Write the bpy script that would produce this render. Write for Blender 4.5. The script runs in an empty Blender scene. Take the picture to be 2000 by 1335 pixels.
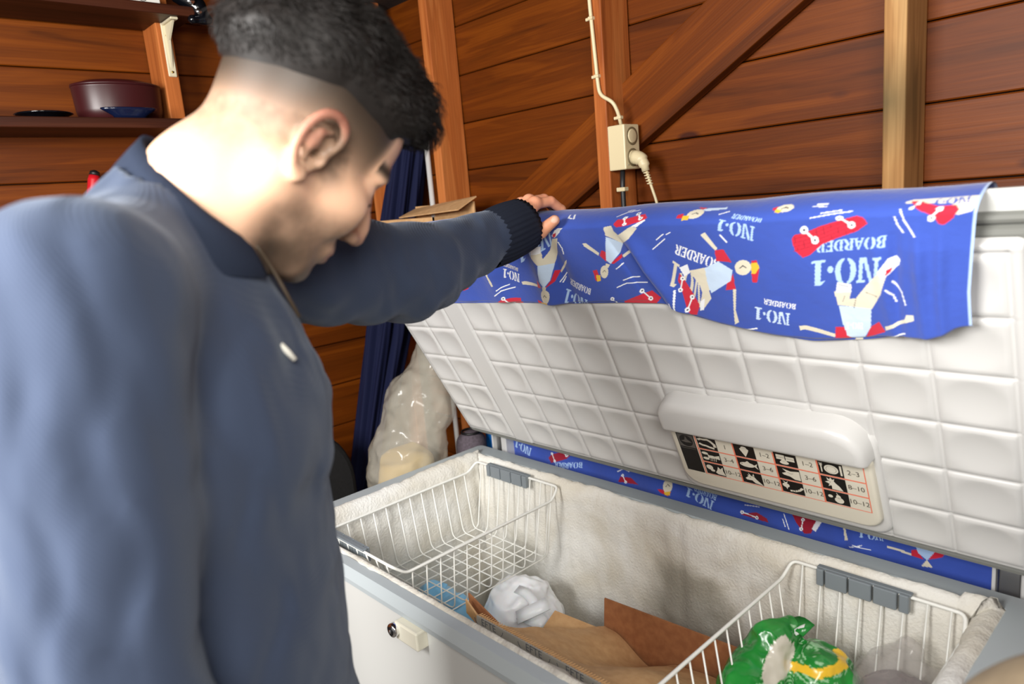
import bpy, bmesh, math, random
import numpy as np
from mathutils import Vector, Matrix, Euler, noise as mnoise

random.seed(7)
rng = np.random.default_rng(11)
scene = bpy.context.scene
COL = scene.collection

# ---------------------------------------------------------------- camera
FPX = 1390.3
CAM_EUL = (1.37774989, 0.08521377, 0.81182513)
CAM_LOC = np.array([1.61558807, -0.63799418, 1.58094393])
cd = bpy.data.cameras.new('camera')
cam = bpy.data.objects.new('camera', cd)
COL.objects.link(cam)
cam.location = CAM_LOC
cam.rotation_euler = CAM_EUL
cd.sensor_width = 36.0
cd.lens = FPX / 2000 * 36.0
cd.clip_start = 0.02
cd.dof.use_dof = True
cd.dof.focus_distance = 1.5
cd.dof.aperture_fstop = 3.2
scene.camera = cam
RCAM = np.array(Euler(CAM_EUL).to_matrix())

# ---------------------------------------------------------------- world, lamps, exposure
world = bpy.data.worlds.new('world')
scene.world = world
world.use_nodes = True
world.node_tree.nodes['Background'].inputs[0].default_value = (1.0, 0.98, 0.96, 1)
world.node_tree.nodes['Background'].inputs[1].default_value = 0.30


def area(name, loc, target, size, size_y, power, color):
    l = bpy.data.lights.new(name, 'AREA')
    l.shape = 'RECTANGLE'
    l.size = size
    l.size_y = size_y
    l.energy = power
    l.color = color
    o = bpy.data.objects.new(name, l)
    COL.objects.link(o)
    o.location = loc
    o.rotation_euler = (Vector(target) - Vector(loc)).to_track_quat('-Z', 'Y').to_euler()
    return o


# daylight falling in through the open shed door behind the photographer
area('lamp_daylight', (2.05, -0.95, 1.98), (0.65, 0.15, 1.25), 0.6, 0.6, 25, (1.0, 0.965, 0.90))
area('door_daylight', (0.95, -1.50, 1.90), (0.75, 0.2, 1.25), 0.9, 0.6, 68, (1.0, 0.98, 0.95))
scene.view_settings.view_transform = 'Standard'
scene.view_settings.look = 'None'
scene.view_settings.gamma = 1.0
scene.view_settings.use_curve_mapping = False
scene.view_settings.exposure = 0.0


# ---------------------------------------------------------------- geometry helpers
def ray(px, py):
    return RCAM @ np.array([(px - 1000) / FPX, -(py - 667.5) / FPX, -1.0])


def dep(px, py, d):
    """world point seen at a photo pixel, at the given distance along the view axis"""
    return CAM_LOC + d * ray(px, py)


def on(px, py, ax, val):
    r = ray(px, py)
    i = 'XYZ'.index(ax)
    return CAM_LOC + (val - CAM_LOC[i]) / r[i] * r


def s2l(c):
    c = np.array(c, float) / 255.0
    return np.where(c <= 0.04045, c / 12.92, ((c + 0.055) / 1.055) ** 2.4)


def rgb(r, g, b):
    v = s2l((r, g, b))
    return (float(v[0]), float(v[1]), float(v[2]), 1.0)


def empty(name, loc=(0, 0, 0), rot=(0, 0, 0)):
    o = bpy.data.objects.new(name, None)
    o.empty_display_size = 0.05
    COL.objects.link(o)
    o.location = loc
    o.rotation_euler = rot
    return o


def tag(o, label=None, cat=None, group=None, kind=None):
    if label:
        o['label'] = label
    if cat:
        o['category'] = cat
    if group:
        o['group'] = group
    if kind:
        o['kind'] = kind
    return o


def link(name, me, mat=None, parent=None, smooth=False):
    o = bpy.data.objects.new(name, me)
    COL.objects.link(o)
    if mat is not None:
        for m in (mat if isinstance(mat, (list, tuple)) else [mat]):
            me.materials.append(m)
    if smooth:
        me.shade_smooth()
    if parent is not None:
        o.parent = parent
        # world-space meshes under an Empty that is not at the origin
        o.matrix_parent_inverse = PINV.get(parent.name, Matrix.Identity(4))
    return o


PINV = {}


def root(name, loc, label, cat, group=None):
    """an Empty at a thing's base; children are modelled in world coordinates"""
    o = empty(name, loc)
    PINV[o.name] = Matrix.Translation(Vector(loc)).inverted()
    return tag(o, label, cat, group)


def mesh(name, v, f):
    me = bpy.data.meshes.new(name)
    me.from_pydata([tuple(map(float, p)) for p in v], [], [tuple(map(int, q)) for q in f])
    me.update()
    return me


def npmesh(name, V, F):
    """V (n,3), F (m,4) quads as numpy arrays"""
    me = bpy.data.meshes.new(name)
    me.vertices.add(len(V))
    me.vertices.foreach_set('co', np.ascontiguousarray(V, np.float32).ravel())
    k = F.shape[1]
    me.loops.add(F.size)
    me.loops.foreach_set('vertex_index', np.ascontiguousarray(F, np.int32).ravel())
    me.polygons.add(len(F))
    me.polygons.foreach_set('loop_start', np.arange(0, F.size, k, dtype=np.int32))
    me.update(calc_edges=True)
    me.validate()
    return me


def setcol(me, C, name='Col'):
    a = me.color_attributes.new(name, 'FLOAT_COLOR', 'POINT')
    if C.shape[1] == 3:
        C = np.concatenate([C, np.ones((len(C), 1))], 1)
    a.data.foreach_set('color', np.ascontiguousarray(C, np.float32).ravel())


def bm2me(bm, name):
    me = bpy.data.meshes.new(name)
    bmesh.ops.recalc_face_normals(bm, faces=bm.faces[:])
    bm.to_mesh(me)
    bm.free()
    return me


def bm_box(bm, lo, hi, bevel=0.0, seg=2, M=None):
    lo = Vector(lo)
    hi = Vector(hi)
    r = bmesh.ops.create_cube(bm, size=1.0)
    vs = r['verts']
    for v in vs:
        v.co = Vector(((v.co.x + .5) * (hi.x - lo.x) + lo.x, (v.co.y + .5) * (hi.y - lo.y) + lo.y, (v.co.z + .5) * (hi.z - lo.z) + lo.z))
    if bevel > 0:
        es = list({e for v in vs for e in v.link_edges})
        g = bmesh.ops.bevel(bm, geom=es, offset=bevel, segments=seg, affect='EDGES', profile=0.5)
        vs = list({v for f in g['faces'] for v in f.verts} | {v for v in vs if v.is_valid})
    if M is not None:
        bmesh.ops.transform(bm, matrix=M, verts=vs)
    return vs


def box(name, lo, hi, mat, parent=None, bevel=0.0, seg=2, M=None):
    bm = bmesh.new()
    bm_box(bm, lo, hi, bevel, seg, M)
    return link(name, bm2me(bm, name), mat, parent)


def tube_vf(pts, r, n=8, closed=False, caps=True):
    P = [Vector(p) for p in pts]
    m = len(P)
    R = r if hasattr(r, '__len__') else [r] * m
    V, F = [], []
    up = None
    for i in range(m):
        a = P[(i - 1) % m] if (closed or i > 0) else P[0]
        b = P[(i + 1) % m] if (closed or i < m - 1) else P[-1]
        t = (b - a).normalized()
        if up is None:
            up = t.orthogonal().normalized()
        up = (up - t * up.dot(t))
        up = up.normalized() if up.length > 1e-6 else t.orthogonal().normalized()
        s = t.cross(up)
        for k in range(n):
            an = 2 * math.pi * k / n
            V.append(P[i] + (up * math.cos(an) + s * math.sin(an)) * R[i])
    for i in range(m if closed else m - 1):
        j = (i + 1) % m
        for k in range(n):
            l = (k + 1) % n
            F.append((i * n + k, i * n + l, j * n + l, j * n + k))
    if not closed and caps:
        F.append(tuple(range(n - 1, -1, -1)))
        F.append(tuple((m - 1) * n + k for k in range(n)))
    return V, F


def tube(name, pts, r, mat, parent=None, n=8, closed=False):
    V, F = tube_vf(pts, r, n, closed)
    return link(name, mesh(name, V, F), mat, parent, True)


def join_vf(parts):
    V, F = [], []
    for v, f in parts:
        o = len(V)
        V += list(v)
        F += [tuple(i + o for i in q) for q in f]
    return V, F


def fillet(pts, r, n=4):
    """round the inner corners of a polyline"""
    P = [Vector(p) for p in pts]
    out = [P[0]]
    for i in range(1, len(P) - 1):
        a = (P[i - 1] - P[i])
        b = (P[i + 1] - P[i])
        d = min(r, a.length * .45, b.length * .45)
        p0 = P[i] + a.normalized() * d
        p1 = P[i] + b.normalized() * d
        for k in range(n + 1):
            t = k / n
            out.append(p0 * (1 - t) ** 2 + P[i] * 2 * t * (1 - t) + p1 * t ** 2)
    out.append(P[-1])
    return out


def lathe(name, prof, mat, parent=None, n=32, M=None, smooth=True):
    V, F = [], []
    for r, z in prof:
        for k in range(n):
            a = 2 * math.pi * k / n
            V.append(Vector((r * math.cos(a), r * math.sin(a), z)))
    m = len(prof)
    for i in range(m - 1):
        for k in range(n):
            l = (k + 1) % n
            F.append((i * n + k, i * n + l, (i + 1) * n + l, (i + 1) * n + k))
    F.append(tuple(range(n - 1, -1, -1)))
    F.append(tuple((m - 1) * n + k for k in range(n)))
    if M is not None:
        V = [M @ v for v in V]
    return link(name, mesh(name, V, F), mat, parent, smooth)


def rrect(x0, x1, y0, y1, r, seg=6, per=None):
    """points of a rounded rectangle, counter-clockwise; per = extra points per side"""
    out = []
    cs = [(x1 - r, y0 + r, -90), (x1 - r, y1 - r, 0), (x0 + r, y1 - r, 90), (x0 + r, y0 + r, 180)]
    for i, (cx, cy, a0) in enumerate(cs):
        arc = [(cx + r * math.cos(math.radians(a0 + 90 * k / seg)), cy + r * math.sin(math.radians(a0 + 90 * k / seg))) for k in range(seg + 1)]
        out += arc
        if per:
            nx = cs[(i + 1) % 4]
            a = math.radians(nx[2])
            b = (nx[0] + r * math.cos(a), nx[1] + r * math.sin(a))
            e = arc[-1]
            for k in range(1, per[i]):
                t = k / per[i]
                out.append((e[0] + (b[0] - e[0]) * t, e[1] + (b[1] - e[1]) * t))
    return out


def ring_sweep(prof, x0, x1, y0, y1, r, seg=6):
    V, F = [], []
    n = 0
    for d, z in prof:
        ps = rrect(x0 + d, x1 - d, y0 + d, y1 - d, max(r - d, .004), seg)
        n = len(ps)
        V += [(p[0], p[1], z) for p in ps]
    for i in range(len(prof) - 1):
        for k in range(n):
            l = (k + 1) % n
            F.append((i * n + k, i * n + l, (i + 1) * n + l, (i + 1) * n + k))
    return V, F, n


def nz(x, y, z):
    return mnoise.noise(Vector((x, y, z)))


def vnoise(P, scale, seed=0.0, octaves=2):
    """cheap smooth value noise for numpy arrays (n,3) -> (n,) about -1..1"""
    out = np.zeros(len(P), np.float32)
    amp = 1.0
    tot = 0.0
    for o in range(octaves):
        Q = P * scale * (2 ** o) + seed + 100.0
        I = np.floor(Q).astype(np.int64)
        T = (Q - I).astype(np.float32)
        T = T * T * (3 - 2 * T)
        acc = 0
        for dx in (0, 1):
            for dy in (0, 1):
                for dz in (0, 1):
                    h = ((I[:, 0] + dx) * 73856093) ^ ((I[:, 1] + dy) * 19349663) ^ ((I[:, 2] + dz) * 83492791)
                    h = (h * 2654435761) & 0xffffffff
                    h ^= h >> 15
                    h = (h * 2246822519) & 0xffffffff
                    h ^= h >> 13
                    val = (h & 0xffff).astype(np.float32) / 32767.5 - 1
                    w = (T[:, 0] if dx else 1 - T[:, 0]) * (T[:, 1] if dy else 1 - T[:, 1]) * (T[:, 2] if dz else 1 - T[:, 2])
                    acc = acc + val * w
        out += amp * acc
        tot += amp
        amp *= .5
    return out / tot


def surfnets(f, lo, hi, h):
    """naive surface nets of a signed distance function f(P (n,3)) -> (n,)"""
    lo = np.array(lo, float)
    hi = np.array(hi, float)
    n = np.ceil((hi - lo) / h).astype(int) + 1
    ax = [lo[i] + h * np.arange(n[i]) for i in range(3)]
    D = np.empty(n, np.float32)
    step = max(1, int(400000 // (n[1] * n[2])))
    YY, ZZ = np.meshgrid(ax[1], ax[2], indexing='ij')
    for i in range(0, n[0], step):
        xs = ax[0][i:i + step]
        P = np.empty((len(xs), n[1], n[2], 3), np.float32)
        P[..., 0] = xs[:, None, None]
        P[..., 1] = YY
        P[..., 2] = ZZ
        D[i:i + step] = f(P.reshape(-1, 3)).reshape(len(xs), n[1], n[2])
    S = D < 0
    c = [S[dx:n[0] - 1 + dx, dy:n[1] - 1 + dy, dz:n[2] - 1 + dz] for dx in (0, 1) for dy in (0, 1) for dz in (0, 1)]
    cnt = sum(a.astype(np.int8) for a in c)
    act = (cnt > 0) & (cnt < 8)
    I = np.argwhere(act)
    idx = -np.ones(act.shape, np.int64)
    idx[act] = np.arange(len(I))
    acc = np.zeros((len(I), 3))
    w = np.zeros(len(I))
    cor = [(dx, dy, dz) for dx in (0, 1) for dy in (0, 1) for dz in (0, 1)]
    for a in cor:
        for b in cor:
            if sum(abs(a[k] - b[k]) for k in range(3)) == 1 and a < b:
                da = D[I[:, 0] + a[0], I[:, 1] + a[1], I[:, 2] + a[2]]
                db = D[I[:, 0] + b[0], I[:, 1] + b[1], I[:, 2] + b[2]]
                m = (da < 0) != (db < 0)
                t = np.where(m, da / np.where(m, da - db, 1), 0)
                p = np.array(a)[None] + t[:, None] * (np.array(b) - np.array(a))[None]
                acc += np.where(m[:, None], p, 0)
                w += m
    V = lo + h * (I + acc / w[:, None])
    F = []
    for k in range(3):
        sl0 = [slice(1, n[j] - 1) for j in range(3)]
        sl1 = [slice(1, n[j] - 1) for j in range(3)]
        sl0[k] = slice(0, n[k] - 1)
        sl1[k] = slice(1, n[k])
        A = S[tuple(sl0)]
        B = S[tuple(sl1)]
        E = np.argwhere(A != B)
        flip = A[tuple(E.T)]
        off = np.ones(3, int)
        off[k] = 0
        E = E + off
        j, l = (k + 1) % 3, (k + 2) % 3
        q = []
        for a, b in ((0, 0), (1, 0), (1, 1), (0, 1)):
            c_ = E.copy()
            c_[:, j] -= 1 - a
            c_[:, l] -= 1 - b
            q.append(idx[tuple(c_.T)])
        q = np.stack(q, 1)
        q[~flip] = q[~flip][:, ::-1]
        F.append(q)
    F = np.concatenate(F)
    F = F[(F >= 0).all(1)]
    return V, F


def smooth_vf(V, F, it=2, lam=.5):
    for _ in range(it):
        acc = np.zeros_like(V)
        cn = np.zeros(len(V))
        for k in range(4):
            a, b = F[:, k], F[:, (k + 1) % 4]
            np.add.at(acc, a, V[b])
            np.add.at(cn, a, 1)
        V = V + lam * (acc / np.maximum(cn, 1)[:, None] - V)
    return V


def smin(a, b, k):
    h = np.clip(.5 + .5 * (b - a) / k, 0, 1)
    return b + (a - b) * h - k * h * (1 - h)


def smax(a, b, k):
    return -smin(-a, -b, k)


def sd_cap(P, a, b, ra, rb):
    a = np.array(a, np.float32)
    b = np.array(b, np.float32)
    d = b - a
    t = np.clip(((P - a) @ d) / max(float(d @ d), 1e-12), 0, 1)
    return np.linalg.norm(P - a - t[:, None] * d, axis=1) - (ra + (rb - ra) * t)


def nearadd(d, P, fn, band=.03):
    """add a surface relief only close to the surface"""
    m_ = np.abs(d) < band
    d = d.copy()
    if m_.any():
        d[m_] += fn(P[m_])
    return d


def sd_ell(P, c, r):
    r = np.array(r, np.float32)
    q = (P - np.array(c, np.float32))
    k0 = np.linalg.norm(q / r, axis=1)
    k1 = np.linalg.norm(q / (r * r), axis=1)
    return k0 * (k0 - 1) / np.maximum(k1, 1e-6)


# ---------------------------------------------------------------- materials
def newmat(name, color=(.8, .8, .8, 1), rough=.5, metal=0.0, spec=.5, **kw):
    m = bpy.data.materials.new(name)
    m.use_nodes = True
    b = m.node_tree.nodes['Principled BSDF']
    b.inputs['Base Color'].default_value = color
    b.inputs['Roughness'].default_value = rough
    b.inputs['Metallic'].default_value = metal
    b.inputs['Specular IOR Level'].default_value = spec
    for k, v in kw.items():
        b.inputs[k].default_value = v
    return m


def nd(m, t, **kw):
    n = m.node_tree.nodes.new(t)
    for k, v in kw.items():
        setattr(n, k, v)
    return n


def lk(m, a, b):
    m.node_tree.links.new(a, b)


def ramp(m, stops, interp='LINEAR'):
    n = nd(m, 'ShaderNodeValToRGB')
    cr = n.color_ramp
    cr.interpolation = interp
    while len(cr.elements) < len(stops):
        cr.elements.new(0.5)
    for e, (p, c) in zip(cr.elements, stops):
        e.position = p
        e.color = c
    return n


def mixc(m, fac, a, b, mode='MIX'):
    n = nd(m, 'ShaderNodeMix', data_type='RGBA', blend_type=mode)
    for s, v in ((n.inputs[0], fac), (n.inputs[6], a), (n.inputs[7], b)):
        if hasattr(v, 'is_output') or isinstance(v, bpy.types.NodeSocket):
            lk(m, v, s)
        else:
            s.default_value = v
    return n.outputs[2]


def bump(m, h, strength=.3, dist=.002):
    b = m.node_tree.nodes['Principled BSDF']
    n = nd(m, 'ShaderNodeBump')
    n.inputs['Strength'].default_value = strength
    n.inputs['Distance'].default_value = dist
    lk(m, h, n.inputs['Height'])
    lk(m, n.outputs[0], b.inputs['Normal'])


def noise_mat(name, c1, c2, scale=20, rough=.5, bumps=.2, bdist=.002, detail=4, **kw):
    m = newmat(name, c1, rough, **kw)
    tc = nd(m, 'ShaderNodeTexCoord')
    n = nd(m, 'ShaderNodeTexNoise')
    n.inputs['Scale'].default_value = scale
    n.inputs['Detail'].default_value = detail
    lk(m, tc.outputs['Object'], n.inputs['Vector'])
    r = ramp(m, [(.35, c1), (.65, c2)])
    lk(m, n.outputs['Fac'], r.inputs[0])
    lk(m, r.outputs[0], m.node_tree.nodes['Principled BSDF'].inputs['Base Color'])
    if bumps:
        bump(m, n.outputs['Fac'], bumps, bdist)
    return m


def wood_mat(name, dark, mid, light, knot, rough=.55, grain=1.0, knots=1.0, patch=None):
    """varnished pine, grain along the piece's local X"""
    m = newmat(name, mid, rough, spec=.22)
    b = m.node_tree.nodes['Principled BSDF']
    tc = nd(m, 'ShaderNodeTexCoord')
    oi = nd(m, 'ShaderNodeObjectInfo')
    mul = nd(m, 'ShaderNodeMath', operation='MULTIPLY')
    lk(m, oi.outputs['Random'], mul.inputs[0])
    mul.inputs[1].default_value = 41.0
    add = nd(m, 'ShaderNodeVectorMath', operation='ADD')
    lk(m, tc.outputs['Object'], add.inputs[0])
    lk(m, mul.outputs[0], add.inputs[1])
    # knots
    mk = nd(m, 'ShaderNodeMapping')
    mk.inputs['Scale'].default_value = (2.6, 6.5, 6.5)
    lk(m, add.outputs[0], mk.inputs[0])
    vo = nd(m, 'ShaderNodeTexVoronoi')
    vo.inputs['Scale'].default_value = 1.0
    lk(m, mk.outputs[0], vo.inputs['Vector'])
    # grain, bent around the knots
    mg = nd(m, 'ShaderNodeMapping')
    mg.inputs['Scale'].default_value = (1.1, 17, 17)
    lk(m, add.outputs[0], mg.inputs[0])
    n1 = nd(m, 'ShaderNodeTexNoise')
    n1.inputs['Scale'].default_value = 1.0
    n1.inputs['Detail'].default_value = 3
    n1.inputs['Distortion'].default_value = 1.2
    lk(m, mg.outputs[0], n1.inputs['Vector'])
    mf = nd(m, 'ShaderNodeMapping')
    mf.inputs['Scale'].default_value = (5, 260, 260)
    lk(m, add.outputs[0], mf.inputs[0])
    n2 = nd(m, 'ShaderNodeTexNoise')
    n2.inputs['Scale'].default_value = 1.0
    n2.inputs['Detail'].default_value = 2
    lk(m, mf.outputs[0], n2.inputs['Vector'])
    sn = nd(m, 'ShaderNodeMath', operation='MULTIPLY')
    lk(m, n1.outputs['Fac'], sn.inputs[0])
    sn.inputs[1].default_value = 34.0 * grain
    si = nd(m, 'ShaderNodeMath', operation='SINE')
    lk(m, sn.outputs[0], si.inputs[0])
    r1 = ramp(m, [(.30, dark), (.5, mid), (.68, light)])
    lk(m, n1.outputs['Fac'], r1.inputs[0])
    r2 = ramp(m, [(.0, (.60, .52, .46, 1)), (.55, (1, 1, 1, 1))])
    sm = nd(m, 'ShaderNodeMapRange')
    sm.inputs['From Min'].default_value = -1
    lk(m, si.outputs[0], sm.inputs['Value'])
    lk(m, sm.outputs[0], r2.inputs[0])
    c = mixc(m, .34, r1.outputs[0], r2.outputs[0], 'MULTIPLY')
    r3 = ramp(m, [(.3, (.78, .72, .68, 1)), (.7, (1.08, 1.06, 1.04, 1))])
    lk(m, n2.outputs['Fac'], r3.inputs[0])
    c = mixc(m, .7, c, r3.outputs[0], 'MULTIPLY')
    rk = ramp(m, [(.0, (1, 1, 1, 1)), (.06 * knots, (1, 1, 1, 1)), (.10 * knots + .001, (0, 0, 0, 1))])
    lk(m, vo.outputs['Distance'], rk.inputs[0])
    c = mixc(m, rk.outputs[0], c, knot)
    # piece to piece tone
    rt = ramp(m, [(0, (.82, .78, .74, 1)), (1, (1.12, 1.12, 1.12, 1))])
    lk(m, oi.outputs['Random'], rt.inputs[0])
    c = mixc(m, 1.0, c, rt.outputs[0], 'MULTIPLY')
    if patch:
        g = nd(m, 'ShaderNodeVectorMath', operation='DISTANCE')
        lk(m, tc.outputs['Object'], g.inputs[0])
        g.inputs[1].default_value = patch[0]
        na = nd(m, 'ShaderNodeMath', operation='MULTIPLY_ADD')
        lk(m, n1.outputs['Fac'], na.inputs[0])
        na.inputs[1].default_value = .09
        lk(m, g.outputs['Value'], na.inputs[2])
        rp = ramp(m, [(patch[1] * .5, (.85, .85, .85, 1)), (patch[1] + .06, (0, 0, 0, 1))])
        lk(m, na.outputs[0], rp.inputs[0])
        c = mixc(m, rp.outputs[0], c, patch[2])
    lk(m, c, b.inputs['Base Color'])
    bump(m, n2.outputs['Fac'], .25, .0012)
    return m


M = {}
M['wood'] = wood_mat('varnished_pine', rgb(88, 41, 4), rgb(112, 54, 6), rgb(128, 65, 10), rgb(70, 30, 14), rough=.5)
M['wood_left'] = M['wood']
M['stud'] = wood_mat('pale_pine_stud', rgb(156, 84, 38), rgb(184, 106, 52), rgb(196, 122, 66), rgb(88, 42, 24), rough=.6, knots=.9)
M['stud_dirty'] = wood_mat('weathered_pine_stud', rgb(150, 110, 66), rgb(190, 146, 94), rgb(205, 168, 116), rgb(96, 60, 34), rough=.7, knots=.7, patch=((1.70, 0.0, 0.030), .10, rgb(92, 80, 52)))
M['dark_wood'] = wood_mat('dark_brown_shelf', rgb(42, 20, 12), rgb(62, 30, 18), rgb(78, 40, 24), rgb(28, 12, 8), rough=.45)
M['sheet'] = newmat('dark_backing', rgb(50, 26, 12), .8)
M['floor'] = noise_mat('grey_concrete', rgb(92, 88, 82), rgb(116, 110, 102), 8, .8, .3)
M['roof'] = noise_mat('dark_roof_felt', rgb(34, 22, 16), rgb(52, 36, 26), 30, .9, .3)
M['enamel'] = newmat('white_enamel', rgb(212, 213, 210), .28)
M['plastic'] = newmat('white_plastic', rgb(208, 207, 205), .30)
M['plastic_old'] = newmat('ivory_plastic', rgb(228, 224, 206), .34)
M['rim'] = newmat('grey_rim_plastic', rgb(180, 189, 193), .36)
M['gasket'] = newmat('grey_gasket_rubber', rgb(118, 119, 114), .55)
M['wire'] = newmat('white_coated_wire', rgb(238, 238, 232), .35)
M['clip'] = newmat('grey_handle_plastic', rgb(126, 134, 140), .4)
M['chrome'] = newmat('chrome', (.8, .8, .82, 1), .12, 1.0)
M['brass'] = newmat('brass', rgb(170, 130, 60), .3, 1.0)
M['steel'] = newmat('zinc_steel', (.45, .45, .45, 1), .4, 1.0)
M['beige'] = newmat('beige_socket_plastic', rgb(214, 198, 160), .42)
M['beige_dark'] = newmat('socket_recess', rgb(120, 106, 78), .5)
M['black'] = newmat('black_plastic', rgb(18, 18, 20), .45)
M['black_gloss'] = newmat('black_gloss', rgb(10, 11, 16), .12)
M['black_rubber'] = newmat('black_cable', rgb(30, 30, 32), .5)

# ================================================================ THE SHED
YW, XW = 0.885, -0.58          # inner faces of the back and left walls
CEIL = 2.262
floor = tag(box('floor', (-.64, -2.6, -.05), (3.2, .95, 0), M['floor']), kind='structure')
ceiling = tag(box('ceiling', (-.64, -1.5, CEIL), (3.2, .95, CEIL + .03), M['roof']), kind='structure')


def plank_mesh(name, L, h, t=.017):
    bm = bmesh.new()
    bm_box(bm, (0, 0, 0), (L, t, h - .003), .0025, 1)
    bmesh.ops.rotate(bm, verts=bm.verts[:], cent=(0, t, h), matrix=Matrix.Rotation(math.radians(1.3), 3, 'X'))
    return bm2me(bm, name)


wall_back = tag(box('wall_back', (XW - .06, YW + .03, 0), (3.0, YW + .05, CEIL), M['sheet']), kind='structure')
wall_left = tag(box('wall_left', (XW - .05, -2.2, 0), (XW - .03, YW + .05, CEIL), M['sheet']), kind='structure')
H_B = .1445
pm = plank_mesh('plank', 3.56, H_B)
pm.materials.append(M['wood'])
for k in range(-10, 5):
    o = link('plank', pm, None, wall_back)
    o.location = (XW - .02, YW + .002, 1.553 + H_B * k)
pl = plank_mesh('plank', 3.0, .1440)
pl.materials.append(M['wood_left'])
for k in range(-12, 4):
    o = link('plank', pl, None, wall_left)
    o.location = (XW - .002, -2.15, 1.735 + .1440 * k)
    o.rotation_euler = (0, 0, math.pi / 2)


def stud(name, L, d, w, mat, wall, loc, rot, bevel=.003):
    bm = bmesh.new()
    bm_box(bm, (0, 0, 0), (L, d, w), bevel, 2)
    o = link(name, bm2me(bm, name), mat, wall)
    o.location = loc
    o.rotation_euler = rot
    return o


UPR = (0, -math.pi / 2, 0)
M['stud_dirty'].node_tree.nodes  # weathered patch sits at eye height on the third stud
stud('stud', CEIL, .105, .038, M['stud'], wall_back, (-.181, .78, 0), UPR)
stud('stud', CEIL, .105, .038, M['stud'], wall_back, (.479, .78, 0), UPR)
stud('stud', CEIL, .105, .038, M['stud_dirty'], wall_back, (1.148, .78, 0), UPR)
stud('stud', CEIL, .105, .038, M['stud'], wall_back, (1.81, .78, 0), UPR)
# studs of the left wall: depth runs along +X
for y in (-.545, .095, .775):
    o = stud('stud', CEIL, .105, .04, M['stud'], wall_left, (XW + .105, y, 0), (math.pi / 2, -math.pi / 2, 0))
    o.rotation_euler = Matrix(((0, -1, 0), (0, 0, 1), (1, 0, 0))).to_4x4().to_euler() if False else (0, 0, 0)
    R_ = Matrix(((0, -1, 0), (0, 0, 1), (-1, 0, 0)))      # local x->-z, y->-x, z->y
    o.rotation_euler = R_.to_euler()
    o.location = (XW + .105, y, CEIL)
# diagonal brace let into the studs of the back wall
A = on(1570, 0, 'Y', .848)
B = on(1120, 397, 'Y', .848)
U0 = on(1228, 150, 'Y', .848)
dv = (A - B) / np.linalg.norm(A - B)
nv = np.array([-dv[2], 0, dv[0]])
wd = float((U0 - B) @ nv)
A2 = A + dv * ((CEIL - .01 - A[2] - 0.0) / dv[2] if A[2] < CEIL else 0)
B2 = B - dv * .75
Lb = float(np.linalg.norm(A2 - B2)) - abs(wd) * .9
bm = bmesh.new()
bm_box(bm, (0, 0, 0), (Lb, .036, abs(wd)), .003, 2)
br = link('brace', bm2me(bm, 'brace'), M['wood'], wall_back)
sx = Vector(dv)
sz = Vector(nv if wd > 0 else -nv)
sy = sz.cross(sx)
br.matrix_basis = Matrix.Translation(Vector(B2) + (Vector((0, .036, 0)) if sy.y < 0 else Vector((0, 0, 0)))) @ Matrix((sx, sy, sz)).transposed().to_4x4()

# ================================================================ CHEST FREEZER
FX, FY, FZ = 1.43, 0.68, 0.872
frz = root('chest_freezer', (FX / 2, FY / 2, 0), 'open white chest freezer with grey rim and frosted inside against the plank wall', 'freezer')


def front_lean(V):
    """the front wall is thinner than the others"""
    return [(x_, y_ - .032 * min(max(1 - (y_ - .06) / .2, 0), 1) * min(max(y_ / .06, 0), 1), z_) for x_, y_, z_ in V]


# cabinet with its inner tub as one open shell
prof = [(.03, .012), (.004, .03), (.004, .842), (.02, .848)]
V, F, n = ring_sweep(prof, 0, FX, 0, FY, .025)
F.append(tuple(range(n - 1, -1, -1)))
body = link('body', mesh('body', V, F), M['enamel'], frz)
V, F, n = ring_sweep([(.066, .862), (.078, .85), (.078, .27), (.10, .25)], 0, FX, 0, FY, .05)
F = [tuple(reversed(f)) for f in F]
F.append(tuple(3 * n + i for i in range(n)))
M['liner'] = newmat('aluminium_tub', rgb(176, 174, 166), .4)
link('inner_tub', mesh('inner_tub', front_lean(V), F), M['liner'], frz)
prof = [(.02, .846), (.002, .841), (-.005, .845), (-.005, .855), (-.001, .861), (.013, .871), (.016, .8725), (.062, .8725), (.065, .869), (.070, .868), (.072, .862), (.072, .845)]
V, F, n = ring_sweep(prof, 0, FX, 0, FY, .03)
link('rim', mesh('rim', front_lean(V), F), M['rim'], frz)
for s in [(.08, .08), (1.27, .08), (.08, .52), (1.27, .52)]:
    box('foot', (s[0], s[1], 0), (s[0] + .08, s[1] + .08, .02), M['black'], frz, .004)

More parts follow.
